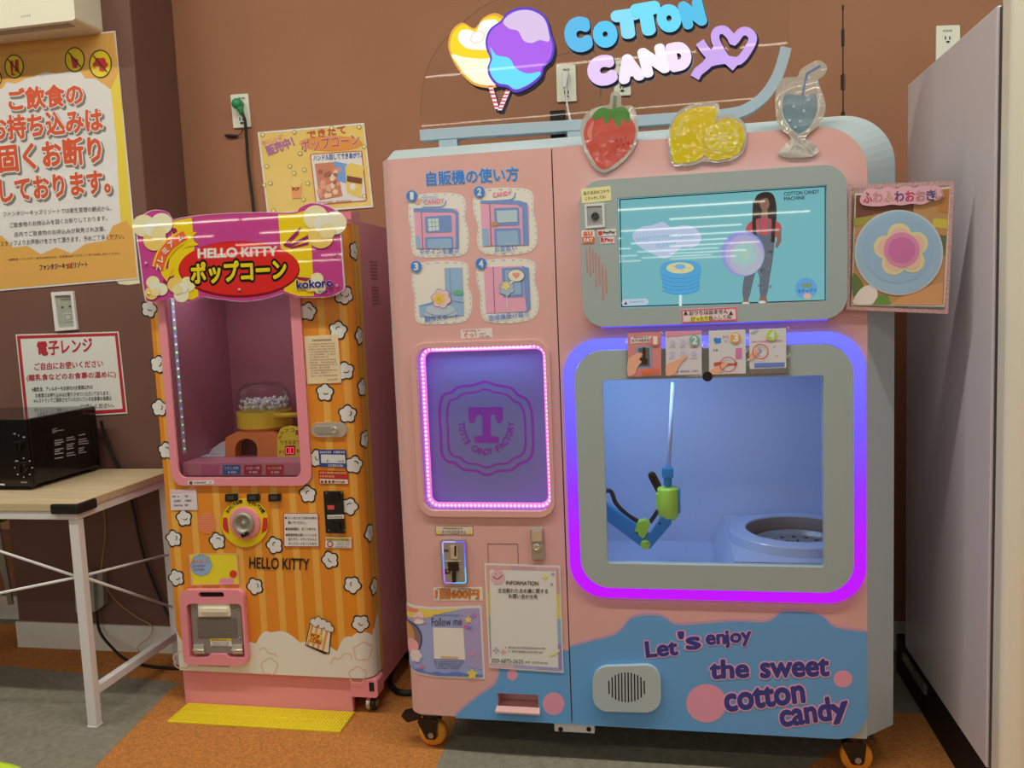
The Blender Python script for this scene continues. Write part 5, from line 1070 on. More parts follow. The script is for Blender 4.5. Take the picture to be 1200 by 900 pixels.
b.P([(485, 244), (536, 244.5), (538, 250), (538, 291), (488, 291.5)], PKM, 2); b.P([(485, 244), (530, 244.5), (537, 249), (538, 291), (534, 291), (534, 251), (529, 248.5), (485, 248.5)], BLM, 3); b.line([(494, 249), (496, 291)], .8, K(96, 84, 110), 4); b.P(rpoly([(498, 254), (529, 252), (530, 272), (499, 273.5)], 2), BLM, 3); b.P([(501.5, 256.5), (514, 255.7), (515, 270), (502.5, 271)], K(200, 210, 190), 4)
for k in range(2): b.line([(506+k*4, 256), (507+k*4, 270.5)], .5, BLM, 5); b.line([(502, 261+k*5), (514.5, 260+k*5)], .5, BLM, 5)
b.P(rpoly([(498, 278), (531, 277), (532, 291), (499, 291)], 2), BLM, 3); b.P(rpoly([(501, 280.5), (529, 279.5), (529.5, 291), (501.5, 291)], 1.5), LBL, 4); b.P(rpoly([(487, 277), (492, 277), (494, 291), (488, 291)], 1), LBL, 4)
part(b, 'howto_panel', LD, 'cream step panel numbered 1')
b = howto([(556, 229), (566, 222), (596, 220), (618, 222), (625, 230), (625, 248), (629, 264), (629, 285), (621, 295), (598, 299), (572, 298), (562, 293), (559, 280), (560, 265), (555, 248)], '2', (562, 225), 'お支払い', (580, 295.5), (606, 293.5))
b.text('CANDY', (578, 231), (600, 228.5), 5, K(214, 120, 140), 2, .03); b.line(smooth([(566, 236), (594, 234.5), (602, 232), (604, 226)], 4, False), 1.3, BLM, 2)
b.P([(563, 235.5), (612, 236), (620, 242), (620, 287), (566, 288)], PKM, 2); b.P([(563, 235), (608, 235), (618, 238), (620, 287), (613, 287), (612, 244), (606, 239.5), (563, 238.5)], BLM, 3); b.line([(574, 239), (576, 288)], .8, K(96, 84, 110), 4); b.P(rpoly([(579, 244), (608, 243), (609, 264), (580, 265)], 2), BLM, 3); b.P([(582, 247), (606, 246), (606.5, 260), (583, 261)], K(190, 206, 206), 4); b.P(rpoly([(565, 268), (572, 268), (574, 288), (566, 288)], 1), LBL, 4); b.P(rpoly([(579, 268), (610, 267), (611, 287), (580, 288)], 2), BLM, 3); b.P(rpoly([(582, 271), (607, 270), (608, 287), (583, 288)], 1.5), LBL, 4); b.P(rpoly([(577, 260), (584, 259.5), (584, 265), (577, 265.5)], 1), K(170, 130, 90), 5)
part(b, 'howto_panel', LD, 'cream step panel numbered 2')
b = howto([(484, 314), (494, 308), (522, 306), (545, 308), (549.5, 318), (549, 335), (553, 348), (552, 366), (544, 377), (520, 380), (498, 380), (488, 376), (486, 362), (486, 348), (483, 332)], '3', (488, 312.5), '制作スタート', (498.5, 378), (538, 373.5))
b.P([(521, 314), (542, 313.5), (544, 370), (492, 371), (491, 358), (522, 350)], LBL, 2); b.line([(527, 314), (529, 350)], .7, BLM, 3); b.line([(491, 359), (524, 351), (544, 355)], .8, BLM, 3); b.P(ell(537, 343, 6.5, 3, 16), K(96, 160, 120), 4)
b.P(smooth([(499, 365), (504, 358), (527, 358), (534, 364), (533, 370), (501, 371)], 3), K(206, 216, 222), 4); b.line(smooth([(499, 365), (508, 369), (524, 369), (534, 364)], 3, False), .7, BLM, 5)
b.P(puff(517.5, 350, 12, 6, .22, .2), K(120, 96, 100), 5); b.P(puff(517.5, 350, 11.4, 6, .22, .2), K(228, 190, 180), 6); b.P(puff(515.5, 350, 6.6, 5, .25, .5), K(222, 186, 80), 7); b.P(ell(515, 350, 2, 2, 12), K(206, 160, 60), 8)
part(b, 'howto_panel', LD, 'cream step panel numbered 3')
b = howto([(559, 312), (570, 305), (600, 303), (622, 305), (628, 313), (627, 330), (631, 345), (631, 363), (623, 374), (600, 379), (576, 378), (566, 373), (563, 360), (563, 345), (559, 330)], '4', (564, 309), '完成後受け取り', (573, 376), (620, 371))
b.P([(567, 313), (612, 311.5), (620, 316), (622, 362), (616, 365), (570, 367)], PKM, 2); b.P([(612, 311.5), (620, 314), (622, 362), (617, 365)], BLM, 3); b.P(rpoly([(588, 314), (612, 313), (614, 348), (590, 349)], 2), BLM, 3); b.P([(592, 317), (610, 316), (611, 345), (593, 346)], LBL, 4); b.line([(578, 313), (580, 367)], .7, K(96, 84, 110), 3)
b.P(puff(594, 338, 9.5, 6, .22, .4), K(120, 110, 130), 5); b.P(puff(594, 338, 8.9, 6, .22, .4), K(176, 200, 216), 6); b.P(puff(593, 335, 5, 5, .25, .2), K(226, 200, 120), 7); b.line([(594, 347), (594.5, 362)], 1.2, K(214, 206, 196), 5)
b.P(ell(605, 323, 10, 7.5, 26), K(90, 80, 80), 6); b.P(ell(605, 323, 9.4, 6.9, 26), K(226, 218, 190), 7); b.P(heart(605, 322.5, 4.2), K(214, 140, 116), 8); b.P([(599, 329), (596, 333.5), (603, 330)], K(226, 218, 190), 7)
part(b, 'howto_panel', LD, 'cream step panel numbered 4')
b = bst([(540, 386.5), (576.5, 384.5), (577, 395.5), (540.5, 397)], K(224, 206, 192), CF); b.scribble((543, 389), (563, 387.8), 1.8, K(120, 80, 70), 1); b.text('ぐっ！', (544, 396), (558, 395), 6, K(196, 90, 80), 1, .03); b.scribble((562, 392), (570, 391.5), 1.6, K(120, 80, 70), 1); b.scribble((562, 395.5), (575, 394.8), 1.8, K(120, 80, 70), 1); part(b, 'handwritten_sticker', LD, 'small white handwritten sticker')
b = bst([(509.5, 615), (555, 616), (555, 627.5), (510, 627)], K(206, 186, 164), CF); b.line([(510.2, 615.8), (554.4, 616.6), (554.4, 626.8), (510.6, 626.4)], .8, K(140, 70, 60), 1, True)
for xx in (514.5, 549.8): b.P([(xx-2.7, 625.7), (xx+2.7, 625.8), (xx, 620)], K(206, 190, 50), 2)
b.scribble((519.5, 619.8), (542, 620.2), 2, K(60, 50, 44), 2); b.text('おつりは出ません', (518, 625.6), (546.5, 625.9), 4.8, K(50, 44, 40), 2, .01); part(b, 'change_sticker', LD, 'cream sticker with yellow triangles')
# coin selector
co_ = rpoly([(516.5, 631), (546, 631), (548.5, 685), (519, 685)], 3); cn = rpoly([(518.5, 635), (544, 635), (546, 683), (521, 683)], 2)
b = B(CF); b.PP(co_, CF-.012, CF-.0005, STEEL); CS = part(b, 'coin_selector', LD, 'steel coin selector with rainbow light edge', bev=.003)
b = B(CF-.0122); cmid = [tuple(Vector(p)*.5+Vector(q)*.5) for p, q in zip(co_, cn)]
for i in range(len(cn)):
    p, q_ = Vector(cn[i]), Vector(cn[(i+1) % len(cn)]); L_ = (q_-p).length; n_ = max(1, int(L_/4))
    for k in range(n_):
        a, c = p.lerp(q_, k/n_), p.lerp(q_, (k+1)/n_); m_ = (a+c)/2; f = (m_.y-635)/48
        cM = ((120, 90, 255) if m_.x > 532 else (190, 170, 255)) if f < .3 else ((70, 130, 255) if m_.x > 532 else (90, 160, 255)) if f < .6 else ((90, 190, 255) if m_.x > 532 else (180, 110, 255))
        b.line([a, c], 1.5, glow(*cM, 1.1), 0)
part(b, 'coin_selector_led', CS)
b = B(CF); b.PP([(529, 638), (537.5, 638), (538, 653.5), (530, 653.5)], CF-.016, CF-.0125, CHROME); b.PP([(526, 657), (538, 656.8), (539.5, 667), (527, 667)], CF-.016, CF-.0125, BLACK); b.PP([(531.5, 667), (535.5, 667), (536, 680), (532, 680)], CF-.022, CF-.0125, BLACK); b.PP([(523, 655.5), (541.5, 655), (541.5, 656.6), (523, 656.9)], CF-.015, CF-.0125, CHROME); part(b, 'coin_mechanism', CS, bev=.001)
b = B(CF-.0164); b.P(rect(532.4, 639.5, 534.6, 651.5), DARK, 1); part(b, 'coin_opening', CS)
b = B(CF-.0128); b.P(rect(519.8, 644, 525.3, 646.6), BKI, 0); b.scribble((520.3, 646), (525, 646), 1.4, K(150, 120, 60), 1); b.P(rect(521.5, 667, 527.5, 672.5), BKI, 0); b.P([(523, 669), (525, 668), (526, 671)], K(206, 170, 60), 1); part(b, 'coin_label', CS)
b = bst([(508, 688.5), (565, 688), (566, 703.5), (509, 703.5)], K(224, 208, 182), CF); b.text('1回600円', (510.5, 701.5), (561, 701.8), 11, K(130, 60, 20), 1, .05); b.text('1回600円', (510.5, 701.5), (561, 701.8), 11, K(216, 120, 40), 2, .02); b.scribble((512, 690.3), (524, 690.3), 1.4, BKI, 1); b.scribble((537, 690.8), (552, 690.8), 1.6, BKI, 1); part(b, 'price_sticker', LD, 'cream sticker with orange price lettering')
b = B(CF); b.line([(572.5, 660), (571.5, 637.5), (606.5, 637.5), (607.5, 661)], .7, K(110, 66, 62), 1); part(b, 'access_cover', LD)
b = B(CF); b.PP([(621.5, 618.5), (637, 618), (639, 655), (624, 656)], CF-.010, CF-.0005, STEEL); LO = part(b, 'lock', LD, 'steel lock', bev=.003)
b = B(CF); b.PP([(623.5, 620.5), (635.5, 620), (636, 633), (624, 633.5)], CF-.013, CF-.0102, CHROME); q = at(629.5, 640, CF); b.lathe((q.x, CF-.0102, q.z), (q.x, CF-.03, q.z), [(.0105, 0), (.0105, .004), (.007, .005), (.006, .002), (0, .002)], CHROME, 20); part(b, 'lock_face', LO, bev=.001)
# INFORMATION sheet (square code left out)
iq = [(567.5, 660), (656.5, 663), (660.5, 788.5), (573.5, 782.5)]
b = bst(iq, K(226, 218, 202), CF-.003, .0006); b.PP([(575, 700), (580, 700), (580, 705), (575, 705)], CF-.003, CF-.0004, PAPER)
rb = [((569.5, 662), (655, 665), (655.3, 669), (572, 667)), ((569.5, 662), (573.5, 666), (576, 778), (575, 781)), ((655, 665), (659, 786.5), (654.5, 782), (651.5, 668.5)), ((575, 781), (659, 786.5), (655, 782.5), (577.5, 777.5))]
for q, cs in zip(rb, (((200, 150, 140), (186, 140, 150), (196, 150, 160)), ((200, 150, 130), (196, 170, 90), (140, 160, 130), (150, 130, 170)), ((190, 140, 130), (200, 180, 90), (130, 160, 180), (140, 120, 170)), ((190, 160, 170), (160, 150, 180), (150, 140, 176)))):
    A = [Vector(p) for p in q]; n_ = len(cs)
    if q[0] == (569.5, 662) and q[1] == (655, 665): e0, e1, f0, f1 = A[0], A[1], A[3], A[2]
    elif q[0] == (569.5, 662): e0, e1, f0, f1 = A[0], A[3], A[1], A[2]
    elif q[0] == (655, 665): e0, e1, f0, f1 = A[0], A[1], A[3], A[2]
    else: e0, e1, f0, f1 = A[0], A[1], A[3], A[2]
    for k in range(n_): b.P([e0.lerp(e1, k/n_), e0.lerp(e1, (k+1)/n_), f0.lerp(f1, (k+1)/n_), f0.lerp(f1, k/n_)], K(*cs[k]), 1)
b.P(ell(583.5, 676, 8.2, 8.6, 28), K(206, 160, 160), 2); b.line(smooth([(578, 675), (583, 678.5), (589, 673.5)], 4, False), .9, K(110, 60, 60), 3); b.P(ell(581, 672.5, .6, .8, 8), K(110, 60, 60), 3); b.P(ell(586.5, 671.5, .6, .8, 8), K(110, 60, 60), 3)
b.P(star(639, 676.5, 4.5, 4, .35), K(210, 196, 90), 2); b.P(star(648, 672.5, 2.6, 5), K(150, 140, 150), 2); b.P(star(646.5, 684.5, 2.4, 5), K(150, 140, 150), 2); b.line(star(581.5, 762, 4, 4, .35), .7, K(100, 110, 140), 2, True); b.line(star(590, 764, 3.4, 4, .35), .7, K(190, 110, 90), 2, True); b.P(smooth([(644, 766), (650, 765), (656, 760), (655, 764), (648, 768), (644, 769)], 3), K(206, 200, 120), 2)
b.text('INFORMATION', (593, 685), (631, 686), 4.6, K(50, 40, 40), 2, .02); b.text('全自動わたあめ機に関する', (583.5, 694.5), (642, 695.5), 5.6, K(60, 50, 46), 2, .012); b.text('お問い合わせ先', (596, 701), (630, 702), 5.4, K(60, 50, 46), 2, .012)
b.scribble((592, 759.5), (640, 761), 2, K(80, 70, 66), 2); b.scribble((596, 764), (636, 765.5), 2, K(80, 70, 66), 2)
b.P([(574.5, 770.5), (615, 773), (615, 779), (574.8, 777)], K(232, 226, 212), 2); b.text('050-6875-2625', (576, 776), (613, 777.5), 4.6, K(50, 46, 44), 3, .0); b.scribble((616, 776.5), (642, 778), 2, K(80, 70, 66), 2)
part(b, 'information_sheet', LD, 'white information sheet with rainbow border')
# Follow me sheet, wrapped round the rounded edge (square code left out)
xw = at(486, 750, CF).x
def fx(p): return at(p[0], p[1], CF)
b = B(CF-.001); FQ = [(472, 708), (505, 712), (564.5, 710), (568.5, 796), (512, 794), (490, 790), (472, 782)]
b.PP(FQ, CF-.0016, CF-.0006, K(222, 212, 200)); b.Y = CF-.0016
b.P([(472, 711), (505, 714.5), (562, 712.5), (566, 793), (512, 791.5), (490, 787), (472, 780)], K(140, 148, 182), 1)
b.P([(472, 711), (505, 714.5), (545, 713.5), (520, 718), (500, 724), (472, 724)], K(226, 196, 80), 2); b.P([(472, 711), (490, 713.5), (490, 717), (472, 718)], K(206, 120, 100), 3); b.P([(540, 713), (562, 712.5), (565.5, 785), (545, 780), (538, 740)], K(156, 140, 172), 2)
b.P(ell(476, 749, 19, 21, 36), K(50, 56, 90), 3); b.P(ell(476, 749, 17.5, 19.5, 36), K(120, 96, 90), 4); b.P(ell(474, 745, 12, 15, 24), K(180, 130, 80), 5); b.P(ell(482, 757, 9, 9, 20), K(214, 150, 150), 6)
b.P(puff(487, 768, 8, 6, .2), K(226, 206, 200), 6); b.P(ell(491, 727, 7, 4, 20), K(226, 210, 196), 5); b.P(ell(491, 721.5, 5.5, 5, 20), K(226, 190, 190), 5)
b.line(smooth([(484, 729), (489, 723), (497, 726), (499, 730)], 3, False), 1.4, K(200, 120, 140), 6)
b.text('Follow me', (506, 733.5), (541.5, 732.5), 9.5, K(60, 54, 64), 4, -.004); b.scribble((508, 721.5), (542, 722), 1.8, K(90, 80, 90), 4)
b.P(star(549, 726, 5, 5, .5), K(226, 200, 90), 4); b.P([(551, 722), (556, 717.5), (559, 721), (553, 725)], K(170, 110, 170), 4); b.P(heart(547, 734.5, 3), K(190, 90, 140), 4); b.P(heart(551.5, 735.5, 2.2), K(120, 130, 200), 5)
b.P([(507.5, 735), (543, 736), (545.5, 773), (509, 771.5)], K(226, 214, 196), 3); b.P([(516.5, 768.5), (537, 769.2), (537.2, 772), (516.7, 771.4)], K(190, 160, 120), 4)
for k in range(4): b.scribble((508.5+k, 775.5+k*2.6), (545-k*2, 776.3+k*2.6), 1.5, K(70, 66, 86), 4)
b.P(heart(494.5, 781, 2.6), K(196, 110, 130), 4); b.P(heart(554, 766, 3), K(200, 130, 150), 4); b.P(star(553.5, 789.5, 7, 5, .55), K(226, 196, 80), 5)
b.P(smooth([(472, 778), (484, 784), (492, 783), (502, 788), (512, 787), (522, 789), (534, 787), (546, 789), (566, 791)], 3, False)+[(566, 793), (512, 791.5), (490, 787), (472, 781)], K(90, 110, 170), 3)
o = b.build('follow_sheet', LD, warp=wrapC, cuts=CUTC); o['label'] = 'blue sheet with handwriting-style lettering wrapped round the edge'
# ejection recess with lip
b = B(CF); q0, q1 = trx[0], trx[2]
x0, z0, x1, z1 = q0[0], q0[1], q1[0], q1[1]; e_ = .0006
b.box(x0-.003, x1+.003, CF+.06, CF+.063, z0-.003, z1+.003, PKC); b.box(x0-.003, x0-e_, CF+.0125, CF+.0595, z0-.003, z1+.003, PKC); b.box(x1+e_, x1+.003, CF+.0125, CF+.0595, z0-.003, z1+.003, PKC); b.box(x0, x1, CF+.0125, CF+.0595, z1+e_, z1+.003, PKC); b.box(x0, x1, CF+.0125, CF+.0595, z0-.003, z0-e_, PKC)
RC_ = part(b, 'coin_return', LD, 'pink return recess')
b = B(); b.add([(x0-.004, CF-.0005, z0+.006), (x1+.004, CF-.0005, z0+.006), (x1+.004, CF-.0005, z0-.004), (x0-.004, CF-.0005, z0-.004), (x0-.006, CF-.018, z0-.004), (x1+.006, CF-.018, z0-.004), (x1+.006, CF-.018, z0-.009), (x0-.006, CF-.018, z0-.009)], [(0, 1, 2, 3), (4, 5, 6, 7), (0, 1, 5, 4), (3, 2, 6, 7), (0, 3, 7, 4), (1, 2, 6, 5)], PKC); part(b, 'return_lip', RC_)
# speaker plate
sp = rpoly([(694.5, 779), (774, 776.5), (775.5, 832.5), (695.5, 831)], 18, 8)
b = B(CF); b.PP(sp, CF-.016, CF-.0008, GREYP); SPK = part(b, 'speaker_plate', t, 'grey speaker plate', bev=.004)
b = B(CF-.0162)
for k in range(12):
    x = 713.5+k*3.75; hh = 17*math.sqrt(max(.14, 1-((k-5.5)/6.1)**2)); b.line([(x, 805-hh), (x+.5, 806+hh)], 1.6, DARK, 0)
part(b, 'speaker_slots', SPK)
b = B(CF+.01); a, c = at(650, 850, CF+.02), at(697, 858, CF+.02); b.box(a.x, c.x, CF+.012, CF+.045, c.z, ZB_-.0025, WHITE); BKT = part(b, 'door_bracket', t, bev=.001)
b = B(CF+.012)
for px_ in (657, 690):
    q = at(px_, 854.5, CF+.012); b.cyl((q.x, CF+.0118, q.z), (q.x, CF+.0108, q.z), .0075, DARK, 14)
part(b, 'bracket_holes', BKT)
# casters
CO = mat('caster_orange', ph(216, 140, 40), .4)
def big_caster(x, y, s, par=t, brake=True):
    zp = ZB_-.004; b = B(); b.box(x-.045, x+.045, y-.04, y+.045, zp-.008, zp, BLACK); b.cyl((x, y, zp-.024), (x, y, zp-.0082), .028, BLACK); o = part(b, 'caster_fork', par, 'black fork', bev=.002)
    for sg in (-1, 1):
        b = B(); pr_ = rpoly([(x-.045, zp-.0245), (x+.03, zp-.0245), (x+.012+.01, .03), (x-.012, .03)], .012); y_ = y+sg*.024; b.holed(pr_, [], y_-.003, y_+.003, BLACK); part(b, 'fork_plate', o)
    b = B(); wx = x+.005; b.lathe((wx, y-.017, .0455), (wx, y+.017, .0455), [(.02, 0), (.040, .001), (.045, .008), (.0455, .017), (.045, .026), (.040, .033), (.02, .034)], CO, 32, smooth=True); part(b, 'caster_wheel', o, 'orange wheel')
    b = B(); b.cyl((wx, y-.032, .0455), (wx, y-.0275, .0455), .010, STEEL, 6); part(b, 'axle_nut', o)
    if brake: b = B(); b.holed(rpoly([(x-.10, zp-.02), (x-.035, zp-.006), (x-.03, zp-.03), (x-.075, zp-.045)], .006), [], y-.02, y+.016, BLACK); part(b, 'brake_lever', o, bev=.003)
q = on_z(507, 872, 0); big_caster(q.x, q.y, 1)
q = on_z(1001, 902, 0); big_caster(q.x, q.y, 1, brake=False)
big_caster(-.72, 3.05, 1, brake=False); big_caster(.50, 3.05, 1, brake=False)
# acrylic cut-outs along the top edge
AYZ = CF-.004
FB = film('cutout_film', 3.0, .012, milk=.55, bump=.4, bscale=12)
def cutout(outline, name, label):
    b = B(AYZ); b.PP(outline, AYZ-.002, AYZ, FB); o = part(b, name, t, label); return o, B(AYZ-.0022)
def tr(name, r, g, b_, a):                              # translucent printing ink
    k = 'clear_ink_%02x%02x%02x' % (r, g, b_)
    if k in MATS: return MATS[k]
    M = mat(k, ph(r, g, b_), .02, bump=.3, bscale=11); M.node_tree.nodes['Principled BSDF'].inputs['Alpha'].default_value = a; return M
o, b = cutout(smooth([(680, 152), (684, 138), (694, 128), (706, 124), (714, 122), (716, 110), (722, 107), (728, 113), (729, 124), (740, 124), (746, 134), (748, 152), (744, 172), (730, 190), (714, 201), (704, 202), (694, 194), (684, 174)], 4), 'strawberry_cutout', 'clear cut-out printed with a red strawberry')
b.P(smooth([(684, 155), (690, 140), (704, 133), (722, 133), (738, 138), (745, 152), (740, 172), (726, 188), (712, 197), (703, 197), (694, 186), (687, 170)], 4), tr('s', 196, 80, 64, .8)); b.P(smooth([(694, 136), (704, 126), (716, 128), (730, 125), (738, 133), (737, 144), (729, 140), (725, 150), (717, 138), (710, 146), (706, 137), (697, 141)], 3), tr('s', 84, 130, 64, .9), 2); b.P([(719, 112), (723, 112), (722, 128), (718, 128)], tr('s', 100, 120, 90, .8), 2)
b.P(smooth([(688, 156), (692, 146), (696, 142), (694, 154), (693, 166)], 3), tr('s', 222, 140, 120, .8), 2)
for k, (x, y_) in enumerate([(722, 165), (728, 163), (733, 161), (724, 172), (731, 170), (736, 168), (722, 178)]): b.P(ell(x, y_, .9, 1.8, 8), tr('s', 140, 50, 44, .9), 2)
part(b, 'strawberry_print', o)
o, b = cutout(smooth([(783, 166), (784, 150), (790, 136), (802, 126), (820, 121), (840, 121), (843, 126), (843, 134), (852, 134), (864, 137), (873, 146), (875, 160), (872, 176), (862, 186), (848, 190), (836, 191), (824, 189), (816, 193), (802, 195), (790, 194), (784, 184)], 4), 'lemon_cutout', 'clear cut-out printed with yellow lemons')
b.P(smooth([(786, 166), (787, 150), (795, 136), (808, 128), (822, 125), (836, 125), (840, 130), (838, 144), (832, 162), (826, 180), (815, 189), (800, 191), (789, 189)], 4), tr('s', 204, 176, 24, .9)); b.P(smooth([(822, 176), (826, 158), (836, 146), (850, 139), (862, 141), (871, 150), (872, 166), (864, 181), (848, 187), (832, 187)], 4), tr('s', 196, 170, 30, .9), 2)
cl_ = Vector((846, 164)); b.P(ell(846, 162, 20, 18, 30), tr('s', 216, 196, 96, .8), 3)
for k in range(9):
    a = k*2*PI/9; b.P([tuple(cl_+Vector((math.cos(a+d_)*r_*1.05, math.sin(a+d_)*r_-2))) for d_, r_ in ((.04, 4), (-.24, 15.5), (.0, 16.6), (.26, 15.5))], tr('s', 204, 180, 40, .9), 4)
b.P(smooth([(791, 158), (795, 146), (803, 138), (799, 150), (796, 160)], 3), tr('s', 222, 204, 100, .8), 3)
part(b, 'lemon_print', o)
o, b = cutout(smooth([(909, 108), (914, 96), (920, 91), (934, 90), (938, 82), (950, 74), (960, 71), (969, 78), (966, 88), (959, 93), (960, 100), (966, 116), (967, 130), (960, 146), (948, 157), (944, 163), (956, 170), (959, 178), (950, 184), (932, 185), (918, 184), (912, 178), (922, 168), (926, 161), (914, 150), (909, 134)], 4), 'drink_cutout', 'clear cut-out printed with a blue soda glass')
b.P(smooth([(919, 112), (930, 111), (945, 112), (957, 111), (957, 130), (950, 146), (936, 157), (924, 147), (917, 132)], 4), tr('s', 96, 130, 140, .6)); b.line([(961, 77), (946, 86), (940, 112)], 2.4, tr('s', 90, 110, 150, .8), 2)
b.line(smooth([(919, 96), (917, 112), (916, 130), (924, 148), (936, 158), (951, 148), (959, 130), (960, 112), (956, 97)], 4, False), 1, tr('s', 214, 210, 200, .7), 2); b.line(smooth([(922, 181), (926, 173), (934, 168), (935, 159)], 3, False), 1, tr('s', 214, 210, 200, .7), 2); b.line(smooth([(954, 181), (948, 173), (940, 168), (938, 159)], 3, False), 1, tr('s', 214, 210, 200, .7), 2)
for p in ((925, 141), (932, 149), (938, 142), (930, 125), (942, 130)): b.P(ell(p[0], p[1], 1.7, 1.7, 12), tr('s', 170, 190, 194, .8), 3)
part(b, 'drink_print', o)
# photo card standing out past the right edge
PY_ = CF-.012
b = B(PY_); b.PP([(994, 216.5), (1118.5, 212), (1111, 368), (991.5, 363)], PY_-.003, PY_, film('card_sleeve', 1.6, .05, milk=.12)); PC = part(b, 'photo_card', t, 'photo card with glitter border')
GLT = mat('glitter_border', ph(206, 150, 140), .35, .3, var=.5, vscale=420)
b = B(PY_-.003); b.PP([(994, 216.5), (1118.5, 212), (1111, 368), (991.5, 363)], PY_-.0042, PY_-.0031, GLT, holes=[[(998, 221.5), (1113.5, 217), (1107, 363.5), (995.5, 359)]]); part(b, 'glitter_frame', PC)
b = B(PY_-.003); pq = [(1002, 227), (1115, 219), (1106.5, 359.5), (997.5, 358)]
b.PP(pq, PY_-.0036, PY_-.0031, K(222, 210, 190)); b.Y = PY_-.0036
b.P([(1003, 229), (1113, 221), (1105.5, 357), (998.5, 356)], K(176, 130, 80), 1); b.P([(1003, 229), (1072, 224), (1070, 252), (1030, 250), (1003, 256)], K(110, 66, 50), 2); b.P([(1106, 222), (1112, 221), (1110, 250), (1098, 248)], K(176, 116, 60), 2); b.P([(1094, 256), (1110, 257), (1110, 268), (1092, 266)], K(190, 170, 60), 2); b.P([(1098, 275), (1109, 276), (1107, 300), (1100, 300)], K(90, 100, 60), 2)
b.P([(1000, 256), (1022, 253), (1018, 262), (1000, 266)], K(150, 140, 60), 2); b.P(smooth([(1000, 320), (1012, 334), (1004, 345), (999, 345)], 3), K(96, 110, 60), 3); b.P(smooth([(1000, 356), (1004, 344), (1012, 336), (1022, 334), (1028, 342), (1024, 356)], 3), K(214, 200, 184), 4); b.P([(1022, 357), (1030, 345), (1040, 346), (1044, 357)], K(100, 130, 60), 4); b.P([(1044, 357), (1060, 345), (1086, 336), (1105, 330), (1104, 357)], K(196, 140, 90), 3)
b.P(ell(1053, 296, 52, 50, 56), K(190, 196, 196), 5); b.P(ell(1053, 296, 49.5, 48, 56), K(150, 176, 190), 6); b.P(ell(1052, 292, 42, 40, 48), K(140, 166, 184), 7)
for k in range(5): a = k*2*PI/5-1.7; b.P(ell(1056+19*math.cos(a), 293+18*math.sin(a), 14, 13.5, 28), K(206, 190, 140), 8)
for k in range(5): a = k*2*PI/5-1.7; b.P(ell(1056+17*math.cos(a), 293+16*math.sin(a), 11, 10.5, 28), K(212, 170, 150), 9)
b.P(ell(1056, 293, 21, 20.5, 40), K(200, 126, 150), 10); b.P(ell(1056, 293, 16, 15, 36), K(190, 104, 146), 11)
b.P(smooth([(1007, 234), (1012, 224), (1020, 221), (1030, 222), (1040, 219), (1050, 221), (1060, 218), (1070, 220), (1080, 218), (1090, 218), (1100, 219), (1104, 226), (1100, 234), (1090, 236), (1080, 240), (1068, 239), (1056, 241), (1044, 240), (1032, 242), (1020, 242), (1010, 240)], 4), K(216, 160, 166), 12)
for ch, x, cM in zip('ふわふわおおきい', (1011, 1023, 1035.5, 1048, 1060.5, 1073, 1085, 1095), ((206, 70, 90), (206, 150, 150), (206, 170, 130), (50, 80, 130), (206, 70, 100), (206, 150, 150), (50, 90, 130), (190, 160, 140))):
    yb = 238-(x-1011)*.035; b.text(ch, (x, yb), (x+10.5, yb-.4), 12, K(120, 60, 70), 13, .03); b.text(ch, (x, yb), (x+10.5, yb-.4), 12, K(*cM), 14, .006)
part(b, 'photo_print', PC)
# antenna
a0, a1 = at(988, 141, 2.75), at(988.5, 6, 2.75)
b = B(); zt0 = 1.898; b.lathe((a0.x, 2.75, zt0), (a0.x, 2.75, zt0+.03), [(0, 0), (.014, 0), (.014, .008), (.006, .012), (.006, .05), (.002, .055), (.002, a1.z-zt0-.12), (.0045, a1.z-zt0-.118), (.0045, a1.z-zt0-.07), (.002, a1.z-zt0-.068), (.0018, a1.z-zt0-.015), (.003, a1.z-zt0-.013), (.003, a1.z-zt0), (0, a1.z-zt0)], RUBBER, 10); AN = part(b, 'antenna', t, 'thin black antenna')
zs = at(988, 105, 2.75).z; zq_ = at(988, 87, 2.75).z; hel = [(a0.x+.0065*math.cos(k*.8), 2.75+.0065*math.sin(k*.8), zs+(zq_-zs)*k/64) for k in range(65)]
b = B(); b.tube(hel, .0014, RUBBER, 5); part(b, 'antenna_coil', AN)
# ---- lit sign on top
GY = 2.65; SGM = mat('sign_grey', ph(148, 158, 158), .4)
b = B(GY); arc = [(492, 158.5), (560, 153.5), (690, 145.5), (800, 137.5), (845, 134.5)]+smooth([(845, 134.5), (872, 129), (895, 113), (910, 91), (917, 72), (921.5, 55)], 5, False)[1:]
pv = [Vector(p) for p in arc]; up_, dn_ = [], []
for i, p in enumerate(pv):
    d_ = (pv[min(i+1, len(pv)-1)]-pv[max(i-1, 0)]).normalized(); n2 = Vector((-d_.y, d_.x)); up_.append(tuple(p-n2*6.4)); dn_.append(tuple(p+n2*6.4))
b.PP(up_+dn_[::-1], GY, GY+.045, SGM); SG = part(b, 'light_sign', t, 'lit sign on a curved grey bar', bev=.002)
for xa_, xb_ in ((514, 535), (665, 690)):
    b = B(); p0, p1 = at(xa_, 165, GY), at(xb_, 165, GY); zz = at(xa_, 163 if xa_ < 600 else 154, GY).z; b.box(p0.x, p1.x, GY+.002, GY+.04, 1.8975, zz+.004, SGM); part(b, 'sign_foot', SG)
b = B(); p0, p1 = at(646, 133, GY+.1), at(664, 140, GY+.1); b.box(p0.x, p1.x, GY+.06, GY+.12, 1.8975, p0.z, BLACK); part(b, 'power_adapter', SG, 'black power adapter', bev=.003)
